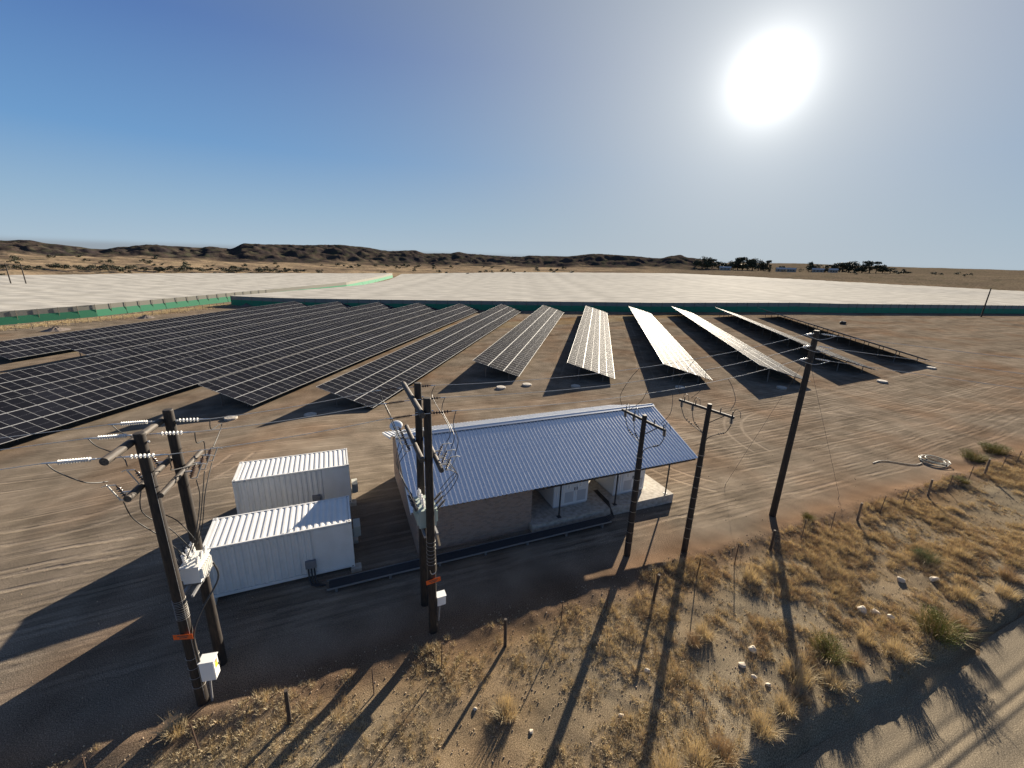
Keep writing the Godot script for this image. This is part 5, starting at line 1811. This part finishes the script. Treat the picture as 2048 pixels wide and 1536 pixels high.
# ------------------------------------------------------------------ dry grass, tussocks, bushes
func tuft(r: RandomNumberGenerator, blades: int, h: float, spread: float, w: float, lean: float, m: Material) -> ArrayMesh:
	var mb := MB.new()
	for i in blades:
		var a := r.randf() * TAU
		var o := Vector3(cos(a), 0, sin(a)) * spread * sqrt(r.randf()) * 0.45
		var d := (Vector3(o.x, 0, o.z) / maxf(spread, 0.01) * 1.6 + Vector3(r.randfn() * 0.35, 0, r.randfn() * 0.35)) * lean
		var hh := h * r.randf_range(0.45, 1.0)
		var p1 := o + Vector3(d.x * hh * 0.35, hh * 0.55, d.z * hh * 0.35)
		var p2 := o + Vector3(d.x * hh * 1.0, hh * (0.98 - 0.2 * d.length()), d.z * hh * 1.0)
		var sd := Vector3(-sin(a + r.randf()), 0, cos(a + r.randf())) * w * 0.5
		var nn := sd.cross(p2 - o).normalized()
		var s := r.randf_range(0.7, 1.25)
		mb.col = Color(s, s * r.randf_range(0.94, 1.02), s * r.randf_range(0.85, 1.0))
		mb.tri(o - sd - Vector3(0, 0.03, 0), o + sd - Vector3(0, 0.03, 0), p1 + sd * 0.8, nn, nn, nn)
		mb.tri(o - sd - Vector3(0, 0.03, 0), p1 + sd * 0.8, p1 - sd * 0.8, nn, nn, nn)
		mb.tri(p1 - sd * 0.8, p1 + sd * 0.8, p2, nn, nn, nn)
	return mb.commit(m)

func leafy(key: String, col: Color, back: Color) -> StandardMaterial3D:
	var m := mat(key, col, 0.75)
	m.vertex_color_use_as_albedo = true
	m.backlight_enabled = true
	m.backlight = back
	m.metallic_specular = 0.2
	return m

func scatter(called: String, label: String, meshes: Array, places: Array) -> void:
	for k in meshes.size():
		var mine := []
		for i in places.size():
			if i % meshes.size() == k: mine.append(places[i])
		var mm := MultiMesh.new()
		mm.transform_format = MultiMesh.TRANSFORM_3D
		mm.use_colors = true
		mm.mesh = meshes[k]
		mm.instance_count = mine.size()
		for i in mine.size():
			mm.set_instance_transform(i, mine[i][0])
			mm.set_instance_color(i, mine[i][1])
		var o := MultiMeshInstance3D.new()
		o.multimesh = mm
		o.name = numbered(called)
		add_child(o)
		tag(o, label, "", "", "stuff")

func build_plants() -> void:
	var r := RandomNumberGenerator.new()
	r.seed = 2024
	var straw := leafy("straw", lin(0.53, 0.445, 0.30), lin(0.33, 0.27, 0.165))
	var brown := leafy("brown_straw", lin(0.40, 0.315, 0.21), lin(0.23, 0.175, 0.11))
	var olive := leafy("olive_leaf", lin(0.17, 0.17, 0.055), lin(0.10, 0.10, 0.03))
	var grey := leafy("grey_leaf", lin(0.15, 0.175, 0.095), lin(0.07, 0.09, 0.04))
	var small := [tuft(r, 22, 0.13, 0.22, 0.011, 0.9, straw), tuft(r, 28, 0.17, 0.24, 0.011, 0.8, straw), tuft(r, 20, 0.10, 0.26, 0.011, 1.1, straw)]
	var tall := [tuft(r, 46, 0.30, 0.36, 0.010, 0.7, brown), tuft(r, 54, 0.36, 0.42, 0.010, 0.65, straw), tuft(r, 40, 0.26, 0.38, 0.010, 0.85, brown)]
	var pl := []
	var pt := []
	for i in 42000:
		var u := r.randf_range(-20.0, 62.0)
		var v := r.randf_range(-13.6, -5.5)
		var p := on_ground(u, v)
		var right := sm(8.0, 20.0, u)
		var clump := nz_b.get_noise_2d(p.x * 3.0, p.z * 3.0) + 0.6 * nz_c.get_noise_2d(p.x * 9.0, p.z * 9.0)
		var track := exp(-pow((v + 8.9 - 0.02 * u) / 0.5, 2.0)) * (1.0 - right)     # bare wheel line along the verge
		var keep := 0.42 + 1.15 * clump + 0.22 * right - 0.5 * track
		if v > -6.6: keep -= 0.25
		if v < -12.7: keep -= 0.28
		if r.randf() > keep: continue
		var s := r.randf_range(0.45, 1.1) * (1.0 + 0.35 * clump)
		var tone := r.randf_range(0.75, 1.2)
		var T := Transform3D(Basis(Vector3.UP, r.randf() * TAU).scaled(Vector3(s, s * r.randf_range(0.7, 1.2), s)), p)
		if r.randf() < right * (0.42 + clump) + 0.04 and v < -6.7: pt.append([T, Color(tone, tone, tone)])
		else: pl.append([T, Color(tone, tone, tone)])
	scatter("dry_grass", "short straw-coloured grass tufts scattered over the stony verge", small, pl)
	scatter("tall_grass", "taller brown dry grass covering the right part of the verge", tall, pt)
	# pebbles and clods
	var peb := rock_mesh(41, mat("pebble", lin(0.36, 0.27, 0.19), 0.9))
	(mats["pebble"] as StandardMaterial3D).vertex_color_use_as_albedo = true
	var pb := []
	for i in 45000:
		var u := r.randf_range(-24.0, 45.0)
		var v := r.randf_range(-14.2, -5.6) if i % 24 else r.randf_range(-26.0, -13.0)
		var p := on_ground(u, v)
		var s := 0.014 + 0.075 * pow(r.randf(), 9.0)
		var tone := r.randf_range(0.8, 1.25)
		pb.append([Transform3D(Basis.from_euler(Vector3(r.randf() * 6, r.randf() * 6, r.randf() * 6)).scaled_local(Vector3(s, s * 0.6, s * 0.8)), p + Vector3(0, s * 0.15, 0)), Color(tone, tone, tone * r.randf_range(0.85, 1.0))])
	scatter("pebbles", "loose pebbles and clods over the verge and pad edge", [peb], pb)
	# single tussocks and bushes
	var tk := [tuft(r, 420, 0.75, 0.85, 0.011, 0.62, straw), tuft(r, 380, 0.65, 0.75, 0.011, 0.75, straw), tuft(r, 360, 0.6, 0.7, 0.011, 0.7, brown)]
	var sp := [[9.0, -10.6, 1.0, "round straw tussock at the foot of the verge near the road's corner"], [10.2, -11.3, 0.95, "tussock second along the road edge from the bottom"], [11.0, -11.75, 0.8, "small dark-based tussock on the road edge"], [11.4, -12.5, 1.25, "large golden tussock right of the tall pole's shadow tip"], [12.6, -12.3, 1.0, "golden tussock on the bank edge below the olive bush"], [14.2, -13.3, 0.9, "pale tussock on the bank edge right of the olive bush"], [15.4, -14.3, 0.8, "lone round tussock on bare soil in the right verge"], [16.2, -13.6, 1.15, "pale golden tussock overhanging the road bank"], [20.6, -15.3, 1.1, "tussock right of the big olive-yellow bush on the bank"], [22.5, -17.1, 1.0, "round tussock on the stony right verge"], [24.9, -17.4, 1.1, "tussock on the bank edge near the right photo edge"], [26.4, -18.6, 1.2, "golden tussock at the right photo edge above the road"], [25.6, -20.3, 0.85, "small tussock in the brown grass at far right"], [6.3, -9.4, 1.3, "big straw tussock at the bottom edge right of the last pole shadow"], [7.2, -9.7, 1.2, "straw tussock beside the biggest one at the bottom edge"], [5.2, -8.9, 1.2, "straw tussock cut by the bottom edge"], [-10.6, -9.9, 0.9, "spiky tussock at the end of the left pole frame's shadow"], [-15.2, -7.9, 1.1, "pale tussock in the bottom left corner"], [0.2, -10.9, 1.0, "brown tussock between the long pole shadows"], [8.6, -14.4, 1.0, "reddish brown tussock below the thin fence dropper"], [8.0, -14.0, 0.9, "reddish brown tussock left of its twin below the fence"], [12.5, -17.9, 1.1, "brown tussock under the fence left of the tall pole"], [14.0, -18.6, 1.0, "brown tussock at the tall pole's shadow below the fence"]]
	for i in sp.size():
		var s: Array = sp[i]
		whole("grass_tussock", tk[i % 3], s[3], "tussock", flat_at(s[0], s[1]), Basis(Vector3.UP, r.randf() * TAU).scaled(Vector3.ONE * s[2]), "grass tussocks on the verge")
	for b in [[19.0, -14.9, 1.55, olive, "large olive-yellow bush on the bank above the road"], [13.3, -13.6, 1.2, olive, "olive-green bush beside the tip of the tall pole's shadow"], [23.2, -19.9, 1.1, grey, "grey-green shrub in the brown grass of the right verge"], [34.5, -29.2, 1.0, olive, "yellowish bush at the fence below the hose coil"], [40.0, -33.6, 1.7, olive, "left green-yellow bush behind the fence near the right edge"], [43.5, -35.2, 1.9, olive, "right green-yellow bush behind the fence at the photo's right edge"], [18.9, -23.3, 0.7, olive, "small green bush at the fence right of the tall pole"]]:
		var t := thing("bush", b[4], "bush", flat_at(b[0], b[1]), Basis(Vector3.UP, r.randf() * TAU).scaled(Vector3(b[2], b[2] * (0.55 if b[0] > 30.0 else 0.8), b[2])), "bushes on the verge")
		part("stems", tuft(r, 160, 0.8, 0.8, 0.014, 0.8, brown), t)
		var lobes := []
		for q in 9: lobes.append([Vector3(r.randf_range(-0.45, 0.45), r.randf_range(0.2, 0.62), r.randf_range(-0.45, 0.45)), Vector3(0.24, 0.2, 0.24)])
		part("foliage", leaf_cloud(r, 1500, lobes, 0.022, b[3]), t)
		part("twigs", tuft(r, 420, 1.0, 0.9, 0.008, 0.65, b[3]), t)
	# dry strip in front of the left net
	var strip := []
	for i in 5000:
		var q := along([Vector2(-122, -74), Vector2(-111, -94), Vector2(-104, -112), Vector2(-96.5, -144)], r.randf())
		var x := q.x + r.randfn() * 1.8 + 1.2
		var s := r.randf_range(1.2, 2.6)
		strip.append([Transform3D(Basis(Vector3.UP, r.randf() * TAU).scaled(Vector3(s, s * 0.8, s)), Vector3(x, ground_y(x, q.y), q.y)), Color.WHITE * r.randf_range(0.9, 1.3)])
	scatter("dry_grass", "dry yellow grass strip in front of the left green net", small, strip)
